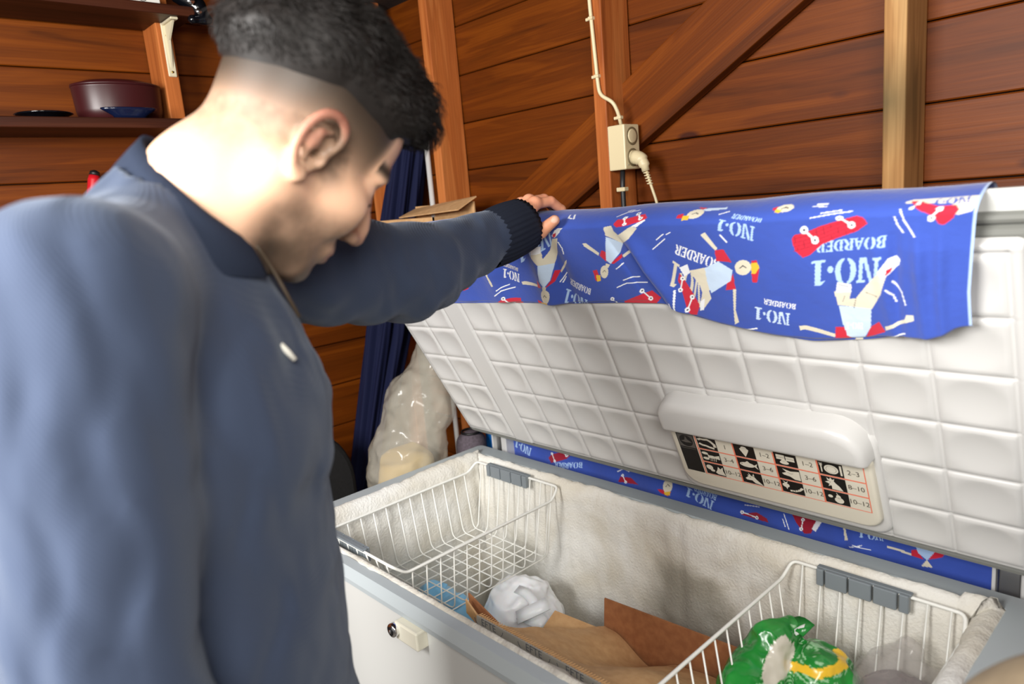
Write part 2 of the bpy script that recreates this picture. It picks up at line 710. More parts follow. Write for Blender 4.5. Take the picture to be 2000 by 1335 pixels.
# frost: thick rime on the four walls, creeping over the rim's inner edge
M['frost'] = newmat('frost', rgb(236, 234, 226), .75, spec=.4)
m = M['frost']
bs = m.node_tree.nodes['Principled BSDF']
tc = nd(m, 'ShaderNodeTexCoord')
n1 = nd(m, 'ShaderNodeTexNoise')
n1.inputs['Scale'].default_value = 5
n1.inputs['Detail'].default_value = 5
n1.inputs['Distortion'].default_value = .8
lk(m, tc.outputs['Object'], n1.inputs['Vector'])
r = ramp(m, [(.36, rgb(214, 208, 194)), (.62, rgb(232, 231, 226))])
lk(m, n1.outputs['Fac'], r.inputs[0])
c = r.outputs[0]
for cen, rad in (((.80, .575, .655), .16), ((.27, .52, .60), .15), ((1.02, .575, .60), .13)):     # bare grey patches where boxes rub
    g = nd(m, 'ShaderNodeVectorMath', operation='DISTANCE')
    lk(m, tc.outputs['Object'], g.inputs[0])
    g.inputs[1].default_value = cen
    a = nd(m, 'ShaderNodeMath', operation='MULTIPLY_ADD')
    lk(m, n1.outputs['Fac'], a.inputs[0])
    a.inputs[1].default_value = .22
    lk(m, g.outputs['Value'], a.inputs[2])
    rr = ramp(m, [(rad * 1.05, (.8, .8, .8, 1)), (rad * 1.05 + .07, (0, 0, 0, 1))])
    lk(m, a.outputs[0], rr.inputs[0])
    c = mixc(m, rr.outputs[0], c, rgb(150, 146, 134))
lk(m, c, bs.inputs['Base Color'])
n2 = nd(m, 'ShaderNodeTexNoise')
n2.inputs['Scale'].default_value = 170
n2.inputs['Detail'].default_value = 3
lk(m, tc.outputs['Object'], n2.inputs['Vector'])
bump(m, n2.outputs['Fac'], .55, .004)
vo = nd(m, 'ShaderNodeTexVoronoi')
vo.inputs['Scale'].default_value = 420
lk(m, tc.outputs['Object'], vo.inputs['Vector'])
rs = ramp(m, [(.0, (.15, .15, .15, 1)), (.12, (.8, .8, .8, 1))])
lk(m, vo.outputs['Distance'], rs.inputs[0])
lk(m, rs.outputs[0], bs.inputs['Roughness'])


def frost_mesh():
    # path samples round the tub
    base = rrect(0, FX, 0, FY, .05, 10, (80, 200, 80, 200))
    nb = len(base)
    rows = [(0.0, .0), (.006, .006), (.016, .010), (.026, .004), (.032, -.012), (.034, -.035)] + [(.034, -.035 - .0105 * k) for k in range(1, 54)]
    cx, cy = FX / 2, FY / 2
    V = []
    for j, (dd, zz) in enumerate(rows):
        for i, (x, y) in enumerate(base):
            # inset direction
            left = x < .06
            back = y > FY - .06
            right = x > FX - .06
            e = 0.5 + 0.5 * nz(x * 3.1, y * 3.1, 1.7)
            e2 = nz(x * 17, y * 17, 4.2)
            e3 = nz(x * 46, y * 46, 9.1)
            start = .063 - .007 * e - .004 * e2 - .002 * e3          # where the rime begins on the rim
            if left:
                start -= .012 * (0.4 + e)
            if back and not left:
                start += .011
            d = start + dd * ((.45 if y < .06 else (.62 if back and not left else 1.0)) + .3 * e)
            z = .8695 + zz
            if j == 0:
                z = .868
                d = start
            elif j <= 3:
                z += .004 * e2 + .003 * e3 + (.006 * e if left or back else -.003)
                if x > FX - .12 and back:
                    z += .012
            else:
                # lumpy wall
                zz2 = z
                a = nz(x * 5, y * 5, zz2 * 5) * .010 + nz(x * 13, y * 13 + 7, zz2 * 11) * .005 + nz(x * 40, y * 40, zz2 * 34) * .0022
                d += a + .004 + (.010 * max(0, .8 - zz2) if back else 0)
            d = max(d, .03)
            # inset the rounded rectangle by d along its inward normal
            rad = .05
            qx = min(max(x, rad), FX - rad)
            qy = min(max(y, rad), FY - rad)
            nx, ny = x - qx, y - qy
            l = math.hypot(nx, ny) or 1
            nx, ny = nx / l, ny / l
            ox, oy = qx + nx * (rad - d), qy + ny * (rad - d)
            if d > rad:      # past the corner centre: shrink the rectangle instead
                t = d - rad
                qx = min(max(x, rad), FX - rad)
                qy = min(max(y, rad), FY - rad)
                ox = min(max(qx, d), FX - d) if abs(nx) > 1e-6 or qx in (rad, FX - rad) else qx
                oy = min(max(qy, d), FY - d) if abs(ny) > 1e-6 or qy in (rad, FY - rad) else qy
                ox = min(max(ox, d), FX - d)
                oy = min(max(oy, d), FY - d)
            V.append((ox, oy, z))
    F = []
    for j in range(len(rows) - 1):
        for i in range(nb):
            k = (i + 1) % nb
            F.append((j * nb + i, j * nb + k, (j + 1) * nb + k, (j + 1) * nb + i))
    F = np.array(F)[:, ::-1]
    return npmesh('frost', np.array(front_lean(V)), F)


tag(link('frost', frost_mesh(), M['frost'], frz, True), 'white rime crusted on the inner walls', kind='stuff')
# lumpy ice on the bottom
gx, gy = np.meshgrid(np.linspace(.09, FX - .09, 110), np.linspace(.09, FY - .09, 46), indexing='ij')
P = np.stack([gx.ravel(), gy.ravel(), np.zeros(gx.size)], 1)
P[:, 2] = .29 + .02 * vnoise(P, 9, 3)
ii = np.arange(110 * 46).reshape(110, 46)
F = np.stack([ii[:-1, :-1].ravel(), ii[1:, :-1].ravel(), ii[1:, 1:].ravel(), ii[:-1, 1:].ravel()], 1)
tag(link('frost_bed', npmesh('frost_bed', P, F), M['frost'], frz, True), kind='stuff')

# lock under the front rim
lock = box('lock_block', (.552, -.020, .806), (.622, .006, .842), M['plastic_old'], frz, .003, 2)
for y0, y1, r_, mt in ((-.030, -.018, .0135, 'chrome'), (-.0315, -.0295, .0085, 'black'), (-.0335, -.031, .0035, 'chrome')):
    lathe('lock_cylinder', [(r_ * .9, 0), (r_, .002), (r_, y1 - y0 - .002), (r_ * .85, y1 - y0)], M[mt], lock, 24, Matrix.Translation((.554, y1, .826)) @ Matrix.Rotation(math.pi / 2, 4, 'X'))

# ---------------------------------------------------------------- lid
LO = np.array([0, .658, .934])
LEV = np.array([0, -.39945351, .91675345])
LEN = np.array([0, -.91675345, -.39945351])


def LPn(u, v, w):
    """lid coordinates (along, up from hinge, out of the liner) -> world, numpy"""
    u, v, w = np.broadcast_arrays(np.asarray(u, float), np.asarray(v, float), np.asarray(w, float))
    w2 = w + .09 * np.clip(1 - u / 1.2, 0, 2) ** 2 * np.clip(v, -.05, .8)
    P = LO + v[..., None] * LEV + w2[..., None] * LEN
    P[..., 0] += u
    return P


def px2lid(px, py, w):
    """photo pixel -> (u, v) on the lid, with its slight twist"""
    u = v = 0.3
    off = w
    r = ray(px, py)
    for _ in range(6):
        off = w + .09 * max(0, 1 - u / 1.2) ** 2 * min(max(v, -.05), .8)
        t = ((LO + LEN * off - CAM_LOC) @ LEN) / (r @ LEN)
        P = CAM_LOC + t * r
        u, v = P[0], (P - LO) @ LEV
    return u, v


def lid_ring(name, prof, u0, u1, v0, v1, r, mat, parent, cap0=False, cap1=False, seg=6):
    """prof = (inset, w); swept round the lid outline"""
    V, F = [], []
    n = 0
    for d, w in prof:
        ps = rrect(u0 + d, u1 - d, v0 + d, v1 - d, max(r - d, .003), seg, (6, 14, 6, 14))
        n = len(ps)
        V += [tuple(p) for p in LPn([p[0] for p in ps], [p[1] for p in ps], w)]
    for i in range(len(prof) - 1):
        for k in range(n):
            l = (k + 1) % n
            F.append((i * n + k, i * n + l, (i + 1) * n + l, (i + 1) * n + k))
    if cap0:
        F.append(tuple(range(n - 1, -1, -1)))
    if cap1:
        F.append(tuple((len(prof) - 1) * n + k for k in range(n)))
    return link(name, mesh(name, V, F), mat, parent)


lid = lid_ring('lid', [(.060, -.062), (.044, -.058), (.026, -.046), (.010, -.026), (.002, -.010), (0, -.003), (.003, 0), (.035, 0), (.05, -.01)], -.002, FX + .002, -.003, .668, .02, M['enamel'], frz, True, True)
tag(lid, 'raised white lid with dimpled lining')
# gasket: two soft ridges
lid_ring('gasket', [(0, -.006), (.001, .010), (.005, .014), (.010, .013), (.013, .007), (.016, .006), (.019, .012), (.026, .014), (.032, .010), (.036, -.001)], -.004, FX + .004, -.011, .640, .018, M['gasket'], lid)
# moulded lining with dished squares
ub = [.0195, .112, .212] + [.285 + .1006 * k for k in range(10)] + [1.290, 1.392]
vb = [.0195, .109, .205, .301, .398, .495, .592]


def axis(b, lo, hi):
    a = [lo[0], lo[1]]
    for i, x in enumerate(b):
        a += [x - .0052, x - .0028, x, x + .0028, x + .0052]
        if i < len(b) - 1:
            a += list(np.linspace(x + .0052, b[i + 1] - .0052, 13)[1:-1])
    a += [hi[0], hi[1]]
    return np.array(sorted(set(np.round(a, 5))))


ua = axis(ub, (.0125, .0138), (FX - .022, FX - .020))
va = axis(vb, (.0125, .0138), (.606, .611))
UU, VV = np.meshgrid(ua, va, indexing='ij')
BASE = .024
WW = np.full(UU.shape, BASE)


def groove(x, c):
    t = np.clip(1 - np.abs(x - c) / .0052, 0, 1)
    return -.0048 * t


inrow = (VV > vb[0] - .005) & (VV < vb[-1] + .005)
incol = (UU > ub[0] - .005) & (UU < ub[-1] + .005)
GG = np.zeros_like(WW)
for c_ in ub:
    GG = np.minimum(GG, np.where(inrow, groove(UU, c_), 0))
band = (UU > ub[2] + .004) & (UU < ub[3] - .004)
for c_ in vb:
    GG = np.minimum(GG, np.where(incol & ~band, groove(VV, c_), 0))
WW += GG
for i in range(len(ub) - 1):
    if i == 2:
        continue
    for j in range(len(vb) - 1):
        a0, a1 = ub[i] + .0052, ub[i + 1] - .0052
        b0, b1 = vb[j] + .0052, vb[j + 1] - .0052
        q = ((UU - (a0 + a1) / 2) / ((a1 - a0) / 2 * .97)) ** 2 + ((VV - (b0 + b1) / 2) / ((b1 - b0) / 2 * .97)) ** 2
        WW += np.where(q < 1, -.0055 * (1 - q), 0)
edge = np.minimum(np.minimum(UU - ua[0], ua[-1] - UU), np.minimum(VV - va[0], va[-1] - VV))
WW = np.where(edge < 1e-4, 0.0, np.where(edge < .0018, BASE * .8, WW))
PL = LPn(UU, VV, WW).reshape(-1, 3)
nu, nv_ = UU.shape
ii = np.arange(nu * nv_).reshape(nu, nv_)
F = np.stack([ii[:-1, :-1].ravel(), ii[1:, :-1].ravel(), ii[1:, 1:].ravel(), ii[:-1, 1:].ravel()], 1)
lin = link('lid_lining', npmesh('lid_lining', PL, F), M['plastic'], lid)
lin.data.shade_auto_smooth(angle=.5) if hasattr(lin.data, 'shade_auto_smooth') else None
lin.data.shade_smooth()

# ---- grip and label plate moulded on the lining


def slab(name, pts, w0, w1, bev, mat, parent, taper=0.0, seg=4):
    """rounded slab: outline pts (u, v) from w0 to w1 with a rounded front edge"""
    P = np.array(pts)
    cen = P.mean(0)
    V, F = [], []
    prof = [(0, w0)] + [(bev * (1 - math.cos(math.pi / 2 * k / seg)), w1 - bev + bev * math.sin(math.pi / 2 * k / seg)) for k in range(seg + 1)]
    n = len(P)
    ext = (P.max(0) - P.min(0)) / 2
    for d, w in prof:
        s = 1 - (d + taper * (w - w0)) / ext
        Q = cen + (P - cen) * s
        V += [tuple(p) for p in LPn(Q[:, 0], Q[:, 1], w)]
    for i in range(len(prof) - 1):
        for k in range(n):
            l = (k + 1) % n
            F.append((i * n + k, i * n + l, (i + 1) * n + l, (i + 1) * n + k))
    F.append(tuple((len(prof) - 1) * n + k for k in range(n)))
    o = link(name, mesh(name, V, F), mat, parent)
    o.data.shade_auto_smooth(angle=.6) if hasattr(o.data, 'shade_auto_smooth') else o.data.shade_smooth()
    return o


def rr2(u0, u1, v0, v1, rs, seg=6):
    """rounded rect with its own radius per corner: br, tr, tl, bl"""
    out = []
    cs = [(u1, v0, -90, rs[0], -1, 1), (u1, v1, 0, rs[1], -1, -1), (u0, v1, 90, rs[2], 1, -1), (u0, v0, 180, rs[3], 1, 1)]
    for x, y, a, r_, sx_, sy_ in cs:
        for k in range(seg + 1):
            t = math.radians(a + 90 * k / seg)
            out.append((x + sx_ * r_ + r_ * math.cos(t), y + sy_ * r_ + r_ * math.sin(t)))
    return out


M['label'] = newmat('label_ivory', rgb(222, 216, 200), .35)
M['ink'] = newmat('label_black_ink', rgb(16, 14, 14), .45)
M['coral'] = newmat('label_coral_line', rgb(238, 128, 100), .45)
M['ink_grey'] = newmat('label_grey_mark', rgb(92, 88, 84), .45)
M['num'] = newmat('label_number_ink', rgb(92, 84, 74), .5)
slab('label_seat', rr2(.772, 1.196, .022, .262, (.03, .03, .03, .03)), .018, .030, .008, M['plastic'], lid)
grip = slab('grip', rr2(.782, 1.190, .205, .288, (.006, .06, .045, .006)), .020, .066, .014, M['plastic'], lid, .10)
plate = slab('label_plate', rr2(.786, 1.186, .046, .204, (.03, .006, .006, .035)), .024, .042, .006, M['label'], lid, .06)
WL = .0424


def decal(name, polys, mat, parent, dw=0.0, z=WL):
    V, F = [], []
    for p in polys:
        o = len(V)
        p = np.array(p, float)
        V += [tuple(q) for q in LPn(p[:, 0], p[:, 1], z + dw)]
        F.append(tuple(range(o, o + len(p))))
    return link(name, mesh(name, V, F), mat, parent)


def rect(a0, a1, b0, b1):
    return [(a0, b0), (a1, b0), (a1, b1), (a0, b1)]


def ell(cx, cy, rx, ry, n=18, a0=0, a1=360, rot=0):
    o = []
    c_, s_ = math.cos(math.radians(rot)), math.sin(math.radians(rot))
    for k in range(n if a1 - a0 >= 360 else n + 1):
        t = math.radians(a0 + (a1 - a0) * k / n)
        x, y = rx * math.cos(t), ry * math.sin(t)
        o.append((cx + x * c_ - y * s_, cy + x * s_ + y * c_))
    return o


def stroke(pts, w):
    """polyline as quads (list of polygons)"""
    out = []
    for a, b in zip(pts[:-1], pts[1:]):
        a, b = np.array(a, float), np.array(b, float)
        d = b - a
        l = np.linalg.norm(d) or 1
        nn = np.array([-d[1], d[0]]) / l * w / 2
        e = d / l * w * .3
        out.append([tuple(a - nn - e), tuple(b - nn + e), tuple(b + nn + e), tuple(a + nn - e)])
    return out


LB0, LB1 = .0885, .1925          # label bottom and top
cols = [.8478, .9290, 1.0105, 1.0925, 1.1715]
rh = (LB1 - LB0) / 3
lines, blacks = [], [rect(.8015, .8425, LB0, LB1 + .0005)]
for c0, c1 in zip(cols[:-1], cols[1:]):
    blacks += [rect(c0 + .001, c0 + .0440, LB1 - rh * (k + 1) + .002, LB1 - rh * k - .002) for k in range(3)]
lines += [rect(.8445, 1.1730, LB1 - .0006, LB1 + .0010), rect(.8445, 1.1730, LB0 - .0010, LB0 + .0006)]
for k in (1, 2):
    lines.append(rect(.8445, 1.1730, LB1 - rh * k - .0014, LB1 - rh * k + .0014))
lines += [rect(.8445, .8470, LB0, LB1), rect(1.1712, 1.1730, LB0, LB1)]
lines += [rect(c0 - .0022, c0 + .0010, LB0, LB1) for c0 in cols[1:4]]
for q in lines:
    decal('label_line', [q], M['coral'], plate, 0)
for q in blacks:
    decal('label_field', [q], M['ink'], plate, .0002)
# company mark: grey square, dark disc, pale four-armed star shape
decal('company_mark', [rect(.8035, .8405, LB1 - .037, LB1 - .003)], M['ink_grey'], plate, .0004)
decal('company_mark', [ell(.822, LB1 - .0195, .0155, .0150, 28)], M['ink'], plate, .0006)
cx, cy = .822, LB1 - .0195
for q in [[(cx + .001, cy + .013), (cx + .004, cy + .004), (cx + .0135, cy - .003), (cx + .003, cy - .004)], [(cx + .001, cy + .013), (cx - .003, cy + .002), (cx - .0125, cy - .002), (cx - .001, cy - .005), (cx + .003, cy - .004)], stroke([(.8045, LB1 - .0400), (.8400, LB1 - .0400)], .0012)[0]]:
    decal('company_mark', [q], M['ink_grey'], plate, .0008)


def icon(ci, ri, polys, dw=.0005):
    """polys in a 0..1 square of the black picture field"""
    u0, u1 = cols[ci] + .001, cols[ci] + .0440
    v0, v1 = LB1 - rh * (ri + 1) + .002, LB1 - rh * ri - .002
    return [[(u0 + x * (u1 - u0), v0 + y * (v1 - v0)) for x, y in p] for p in polys]


I1, I2 = [], []
# sausages
for pts in ([(.1, .78), (.22, .86), (.36, .84)], [(.42, .85), (.58, .88), (.72, .78)], [(.76, .72), (.88, .55), (.90, .36)], [(.12, .42), (.25, .34), (.42, .32)], [(.48, .30), (.62, .24), (.80, .20)]):
    I1 += icon(0, 0, stroke(pts, .15))
# lobster
I1 += icon(0, 1, [ell(.22, .74, .17, .12, 14), ell(.22, .28, .17, .12, 14), ell(.55, .5, .22, .13, 14), [(.7, .60), (.96, .72), (.96, .36), (.7, .42)]] + stroke([(.3, .7), (.45, .55)], .07) + stroke([(.3, .32), (.45, .45)], .07))
for k in range(4):
    I1 += icon(0, 1, stroke([(.48 + .09 * k, .42), (.44 + .09 * k, .14)], .03))
# roast and bull
I1 += icon(0, 2, [ell(.24, .62, .18, .22, 14), ell(.36, .38, .12, .12, 10), [(.5, .25), (.62, .5), (.7, .82), (.8, .62), (.95, .85), (.92, .5), (1.0, .1), (.6, .12)]])
# ice cream
I1 += icon(1, 0, [[(.30, .58), (.70, .58), (.50, .06)], ell(.5, .66, .22, .13, 16), ell(.5, .80, .14, .12, 14)])
# fish
I1 += icon(1, 1, [ell(.45, .5, .36, .20, 20), [(.74, .5), (.96, .74), (.90, .5), (.96, .26)], [(.34, .66), (.5, .84), (.62, .66)]])
I2 += icon(1, 1, [ell(.2, .55, .025, .035, 8)])
# cow head
I1 += icon(1, 2, [[(.16, .40), (.34, .62), (.44, .70), (.62, .64), (.72, .42), (.98, .04), (.60, .10), (.48, .30), (.22, .28)], [(.36, .62), (.28, .72), (.44, .74)], [(.40, .68), (.36, .92), (.47, .72)], [(.54, .70), (.62, .94), (.64, .68)]])
I2 += icon(1, 2, [ell(.42, .54, .025, .03, 8)])
# ready dishes and bread
I1 += icon(2, 0, [rect(.10, .48, .48, .86), rect(.52, .90, .44, .80), ell(.42, .26, .2, .14, 16), ell(.42, .40, .13, .1, 12)])
I2 += icon(2, 0, stroke([(.12, .66), (.9, .62)], .02))
# pig head
I1 += icon(2, 1, [[(.98, .84), (.60, .74), (.24, .86), (.40, .62), (.18, .48), (.26, .36), (.52, .30), (.72, .12), (.98, .10)]])
I2 += icon(2, 1, stroke([(.45, .62), (.6, .55), (.7, .6)], .02))
# turnip and peas
I1 += icon(2, 2, [ell(.22, .60, .16, .18, 14), [(.20, .74), (.10, .96), (.24, .84), (.34, .96), (.28, .74)], [(.18, .44), (.24, .26), (.28, .44)]])
I1 += icon(2, 2, stroke([(.40, .20), (.60, .24), (.78, .36), (.94, .58)], .13))
I2 += icon(2, 2, [ell(.48 + .11 * k, .21 + .035 * k + .02 * k * k, .028, .036, 8) for k in range(4)])
# plate, fork and knife
I1 += icon(3, 0, [ell(.52, .5, .29, .34, 26)] + stroke([(.12, .2), (.12, .85)], .05) + stroke([(.07, .9), (.07, .7), (.17, .7), (.17, .9)], .02) + [rect(.87, .95, .15, .9)])
I2 += icon(3, 0, stroke(ell(.52, .5, .21, .25, 24) + ell(.52, .5, .21, .25, 24)[:1], .012))
# hen
I1 += icon(3, 1, [[(.14, .56), (.30, .66), (.36, .74), (.50, .74), (.58, .56), (.72, .36), (.84, .04), (.38, .06), (.40, .30), (.32, .44)], [(.26, .72), (.24, .92), (.34, .80), (.40, .96), (.46, .80), (.56, .90), (.52, .70)], [(.30, .42), (.26, .24), (.38, .36)]])
I2 += icon(3, 1, [ell(.36, .60, .02, .03, 8)])
# fruit
I1 += icon(3, 2, [ell(.24, .56, .10, .12, 14), ell(.58, .34, .19, .24, 18), ell(.57, .60, .10, .17, 14)] + stroke([(.57, .74), (.52, .90)], .03))
for q in I1:
    decal('pictogram', [q], M['label'], plate, .0005)
for q in I2:
    decal('pictogram_detail', [q], M['ink'], plate, .0008)


def text_mesh(s, size=1.0):
    cu = bpy.data.curves.new('lettering', 'FONT')
    cu.body = s
    cu.size = size
    cu.align_x = 'CENTER'
    cu.align_y = 'CENTER'
    o = bpy.data.objects.new('lettering', cu)
    COL.objects.link(o)
    dg = bpy.context.evaluated_depsgraph_get()
    me = bpy.data.meshes.new_from_object(o.evaluated_get(dg))
    bpy.data.objects.remove(o)
    bpy.data.curves.remove(cu)
    return me


for ci, ri, s in ((0, 0, '1'), (0, 1, '3–4'), (0, 2, '10–12'), (1, 0, '1–2'), (1, 1, '3–6'), (1, 2, '10–12'), (2, 0, '1–2'), (2, 1, '3–6'), (2, 2, '10–12'), (3, 0, '2–3'), (3, 1, '8–10'), (3, 2, '10–12')):
    me = text_mesh(s, .0155)
    u0 = (cols[ci] + .0450 + cols[ci + 1] - .002) / 2
    v0 = LB1 - rh * (ri + .5)
    for v in me.vertices:
        v.co = Vector(LPn(u0 + v.co.x * .92, v0 + v.co.y, WL + .0004))
    link('label_number', me, M['num'], plate)

# hinges: white plates with a brass pin behind the rim
for x in (.055, 1.355):
    h = box('hinge', (x - .028, .700, .80), (x - .022, .742, .958), M['plastic'], frz, .001, 1)
    box('hinge_plate', (x + .014, .700, .80), (x + .036, .742, .955), M['plastic'], h, .002, 1)
    box('hinge_bracket', (x - .020, .712, .79), (x + .012, .742, .90), M['steel'], h, .002, 1)
    tube('hinge_pin', [(x - .03, .708, .915), (x + .03, .708, .915)], .007, M['brass'], h, 12)
    tube('hinge_spring', [(x - .018 + .001 * k, .708 + .011 * math.cos(k * 1.1), .915 + .011 * math.sin(k * 1.1)) for k in range(28)], .0018, M['brass'], h, 5)


# ---------------------------------------------------------------- wire baskets hung across the tub
def basket(label, x0, x1, y0, y1, hx0, hx1, zb=.692, zr=.846, ze=.871, nw=12, nl=8):
    b = root('wire_basket', ((x0 + x1) / 2, (y0 + y1) / 2, zb), label, 'basket', 'wire baskets hung in the freezer')
    k = .03
    loop = [(x0, y0 + k, zr), (x0, y1 - k, zr), (x0 + .006, y1, ze), (x1 - .006, y1, ze), (x1, y1 - k, zr), (x1, y0 + k, zr), (x1 - .006, y0, ze), (x0 + .006, y0, ze)]
    pts = fillet([loop[-1]] + loop + [loop[0]], .012, 4)[1:-1]
    tube('rail', pts, .0034, M['wire'], b, 8, True)
    bx0, bx1, by0, by1 = x0 + .022, x1 - .022, y0 + .035, y1 - .035
    ys = np.linspace(y0 + .045, y1 - .045, nw)
    for i, y in enumerate(ys):
        t = (y - ys[0]) / (ys[-1] - ys[0])
        yb = by0 + .012 + t * (by1 - by0 - .024)
        tube('wire', fillet([(x0, y, zr), (bx0, yb, zb), (bx1, yb, zb), (x1, y, zr)], .018, 3), .0017, M['wire'], b, 6)
    xs = np.linspace(x0 + .026, x1 - .026, nl)
    for i, x in enumerate(xs):
        t = (x - xs[0]) / (xs[-1] - xs[0])
        xb = bx0 + .006 + t * (bx1 - bx0 - .012)
        tube('wire', fillet([(x, y0, ze), (xb, by0, zb - .003), (xb, by1, zb - .003), (x, y1, ze)], .018, 3), .0017, M['wire'], b, 6)
    # grey snap-on handles at both ends
    for y, s in ((y1, -1), (y0, 1)):
        bm = bmesh.new()
        w = hx1 - hx0
        fr = [0, .10, .36, .62, .88, 1.0]
        for a, c_ in zip(fr[:-1], fr[1:]):
            e0, e1 = hx0 + a * w + .0018, hx0 + c_ * w - .0018
            yy = y + s * .002
            bm_box(bm, (e0, min(yy, yy + s * .012), ze - .026), (e1, max(yy, yy + s * .012), ze + .0065), .0016, 1)
        yy = y - s * .006
        bm_box(bm, (hx0, min(yy, yy + s * .012), ze + .003), (hx1, max(yy, yy + s * .012), ze + .0075), .001, 1)
        link('handle', bm2me(bm, 'handle'), M['clip'], b)
    return b


basket('empty white wire basket hung at the left end of the freezer', .105, .432, .064, .566, .165, .325)
bk2 = basket('white wire basket with grey clip, holding a green vegetable bag', 1.030, 1.330, .064, .566, 1.085, 1.245, nl=8)

# ================================================================ PRINTED CLOTH OVER THE LID
z6 = lambda x, y: (1300 + .35 * x, 360 + .35 * y)
z5 = lambda x, y: (800 + .30 * x, 360 + .30 * y)
zs = lambda x, y: (960 + .25 * x, 840 + .25 * y)
z8 = lambda x, y: (1200 + .40 * x, 680 + .40 * y)
C_BLUE = s2l((60, 86, 178))
C_RED = s2l((206, 40, 62))
C_DRED = s2l((160, 30, 52))
C_LB = s2l((178, 208, 246))
C_PALE = s2l((204, 224, 248))
C_CREAM = s2l((226, 218, 196))
C_WHITE = s2l((244, 246, 250))
C_YEL = s2l((236, 190, 56))
C_DARK = s2l((44, 40, 56))


def ring_half(cx, cy, ax, ay, bx, by, side, gap=.05, n=12):
    a0, a1 = (90, 270) if side < 0 else (-90, 90)
    o = [(cx + gap * side + ax * math.cos(math.radians(t)), cy + ay * math.sin(math.radians(t))) for t in np.linspace(a0, a1, n)]
    i = [(cx + gap * side + bx * math.cos(math.radians(t)), cy + by * math.sin(math.radians(t))) for t in np.linspace(a1, a0, n)]
    return o + i


R4 = lambda a, b, c, d: [(a, c), (b, c), (b, d), (a, d)]
GLY = {      # stencil slab letters, height 1: (advance, polygons)
    'N': (1.02, [R4(.08, .24, 0, 1), R4(0, .34, 0, .10), R4(0, .24, .90, 1), [(.27, 1), (.44, 1), (.80, 0), (.64, 0)], R4(.76, .92, 0, 1), R4(.64, 1.0, .90, 1)]),
    'O': (.98, [ring_half(.46, .5, .40, .52, .15, .42, -1), ring_half(.50, .5, .40, .52, .15, .42, 1)]),
    '.': (.40, [ell(.18, .40, .13, .14, 12)]),
    '1': (.62, [R4(.20, .46, .08, 1), R4(.02, .62, 0, .10), [(.0, .82), (.20, .86), (.20, 1), (.12, .96)]]),
    'B': (.78, [R4(.06, .26, 0, 1), ring_half(.34, .74, .32, .26, .12, .14, 1, .0), ring_half(.36, .26, .36, .28, .14, .15, 1, .0), R4(0, .34, .93, 1), R4(0, .34, 0, .07)]),
    'A': (.86, [[(.05, 0), (.20, 0), (.42, .8), (.42, 1), (.36, 1)], [(.58, 0), (.82, 0), (.52, 1), (.46, 1), (.46, .8)], R4(.2, .66, .26, .38), R4(-.02, .28, 0, .07), R4(.5, .88, 0, .07)]),
    'R': (.84, [R4(.06, .26, 0, 1), ring_half(.36, .72, .34, .28, .13, .16, 1, .0), [(.34, .46), (.56, .46), (.84, 0), (.60, 0)], R4(0, .34, .93, 1), R4(0, .34, 0, .07)]),
    'D': (.86, [R4(.06, .26, 0, 1), ring_half(.36, .5, .42, .5, .18, .40, 1, .0), R4(0, .38, .93, 1), R4(0, .38, 0, .07)]),
    'E': (.74, [R4(.06, .26, 0, 1), R4(.0, .62, .88, 1), R4(.0, .66, 0, .12), R4(.26, .5, .45, .55), R4(.56, .66, 0, .28), R4(.54, .62, .74, 1)]),
}


def words(s, p0, p1, up):
    """lettering from baseline start p0 to baseline end p1, letter height vector up (pixels)"""
    W = sum(GLY[c][0] for c in s)
    p0, p1, up = (np.array(q, float) for q in (p0, p1, up))
    ex = (p1 - p0) / W
    out = []
    x = 0
    for ch in s:
        a, ps = GLY[ch]
        for p in ps:
            out.append([tuple(p0 + ex * (x + q[0]) + up * q[1]) for q in p])
        x += a
    return out


class Print:
    def __init__(self):
        self.it = []

    def add(self, zf, col, *polys):
        for p in polys:
            self.it.append((col, [zf(*q) for q in p]))

    def text(self, zf, s, p0, p1, up, col=C_LB):
        self.add(zf, col, *words(s, p0, p1, up))

    def line(self, zf, pts, w=9, col=C_WHITE):
        self.add(zf, col, *stroke(pts, w))

    def wheel(self, zf, a, b, r):
        self.add(zf, C_WHITE, *stroke([a, b], r * .55))
        for q in (a, b):
            self.add(zf, C_WHITE, ell(q[0], q[1], r, r, 12))
            self.add(zf, C_DARK, ell(q[0], q[1], r * .34, r * .34, 8))

    def head(self, zf, cx, cy, rx, ry, cap, hair):
        self.add(zf, C_RED, cap)
        self.add(zf, C_CREAM, ell(cx, cy, rx, ry, 16))
        self.add(zf, C_YEL, hair)
        self.line(zf, [(cx - rx * .4, cy + ry * .1), (cx, cy - ry * .25), (cx + rx * .4, cy + ry * .05)], rx * .12, C_DARK)

    def checks(self, zf, x0, x1, y0, y1, step, w, slope=0.0):
        y = y0
        while y < y1:
            self.line(zf, [(x0, y), (x1, y + slope * (x1 - x0))], w, C_DRED)
            y += step


PR = Print()
T = PR.text
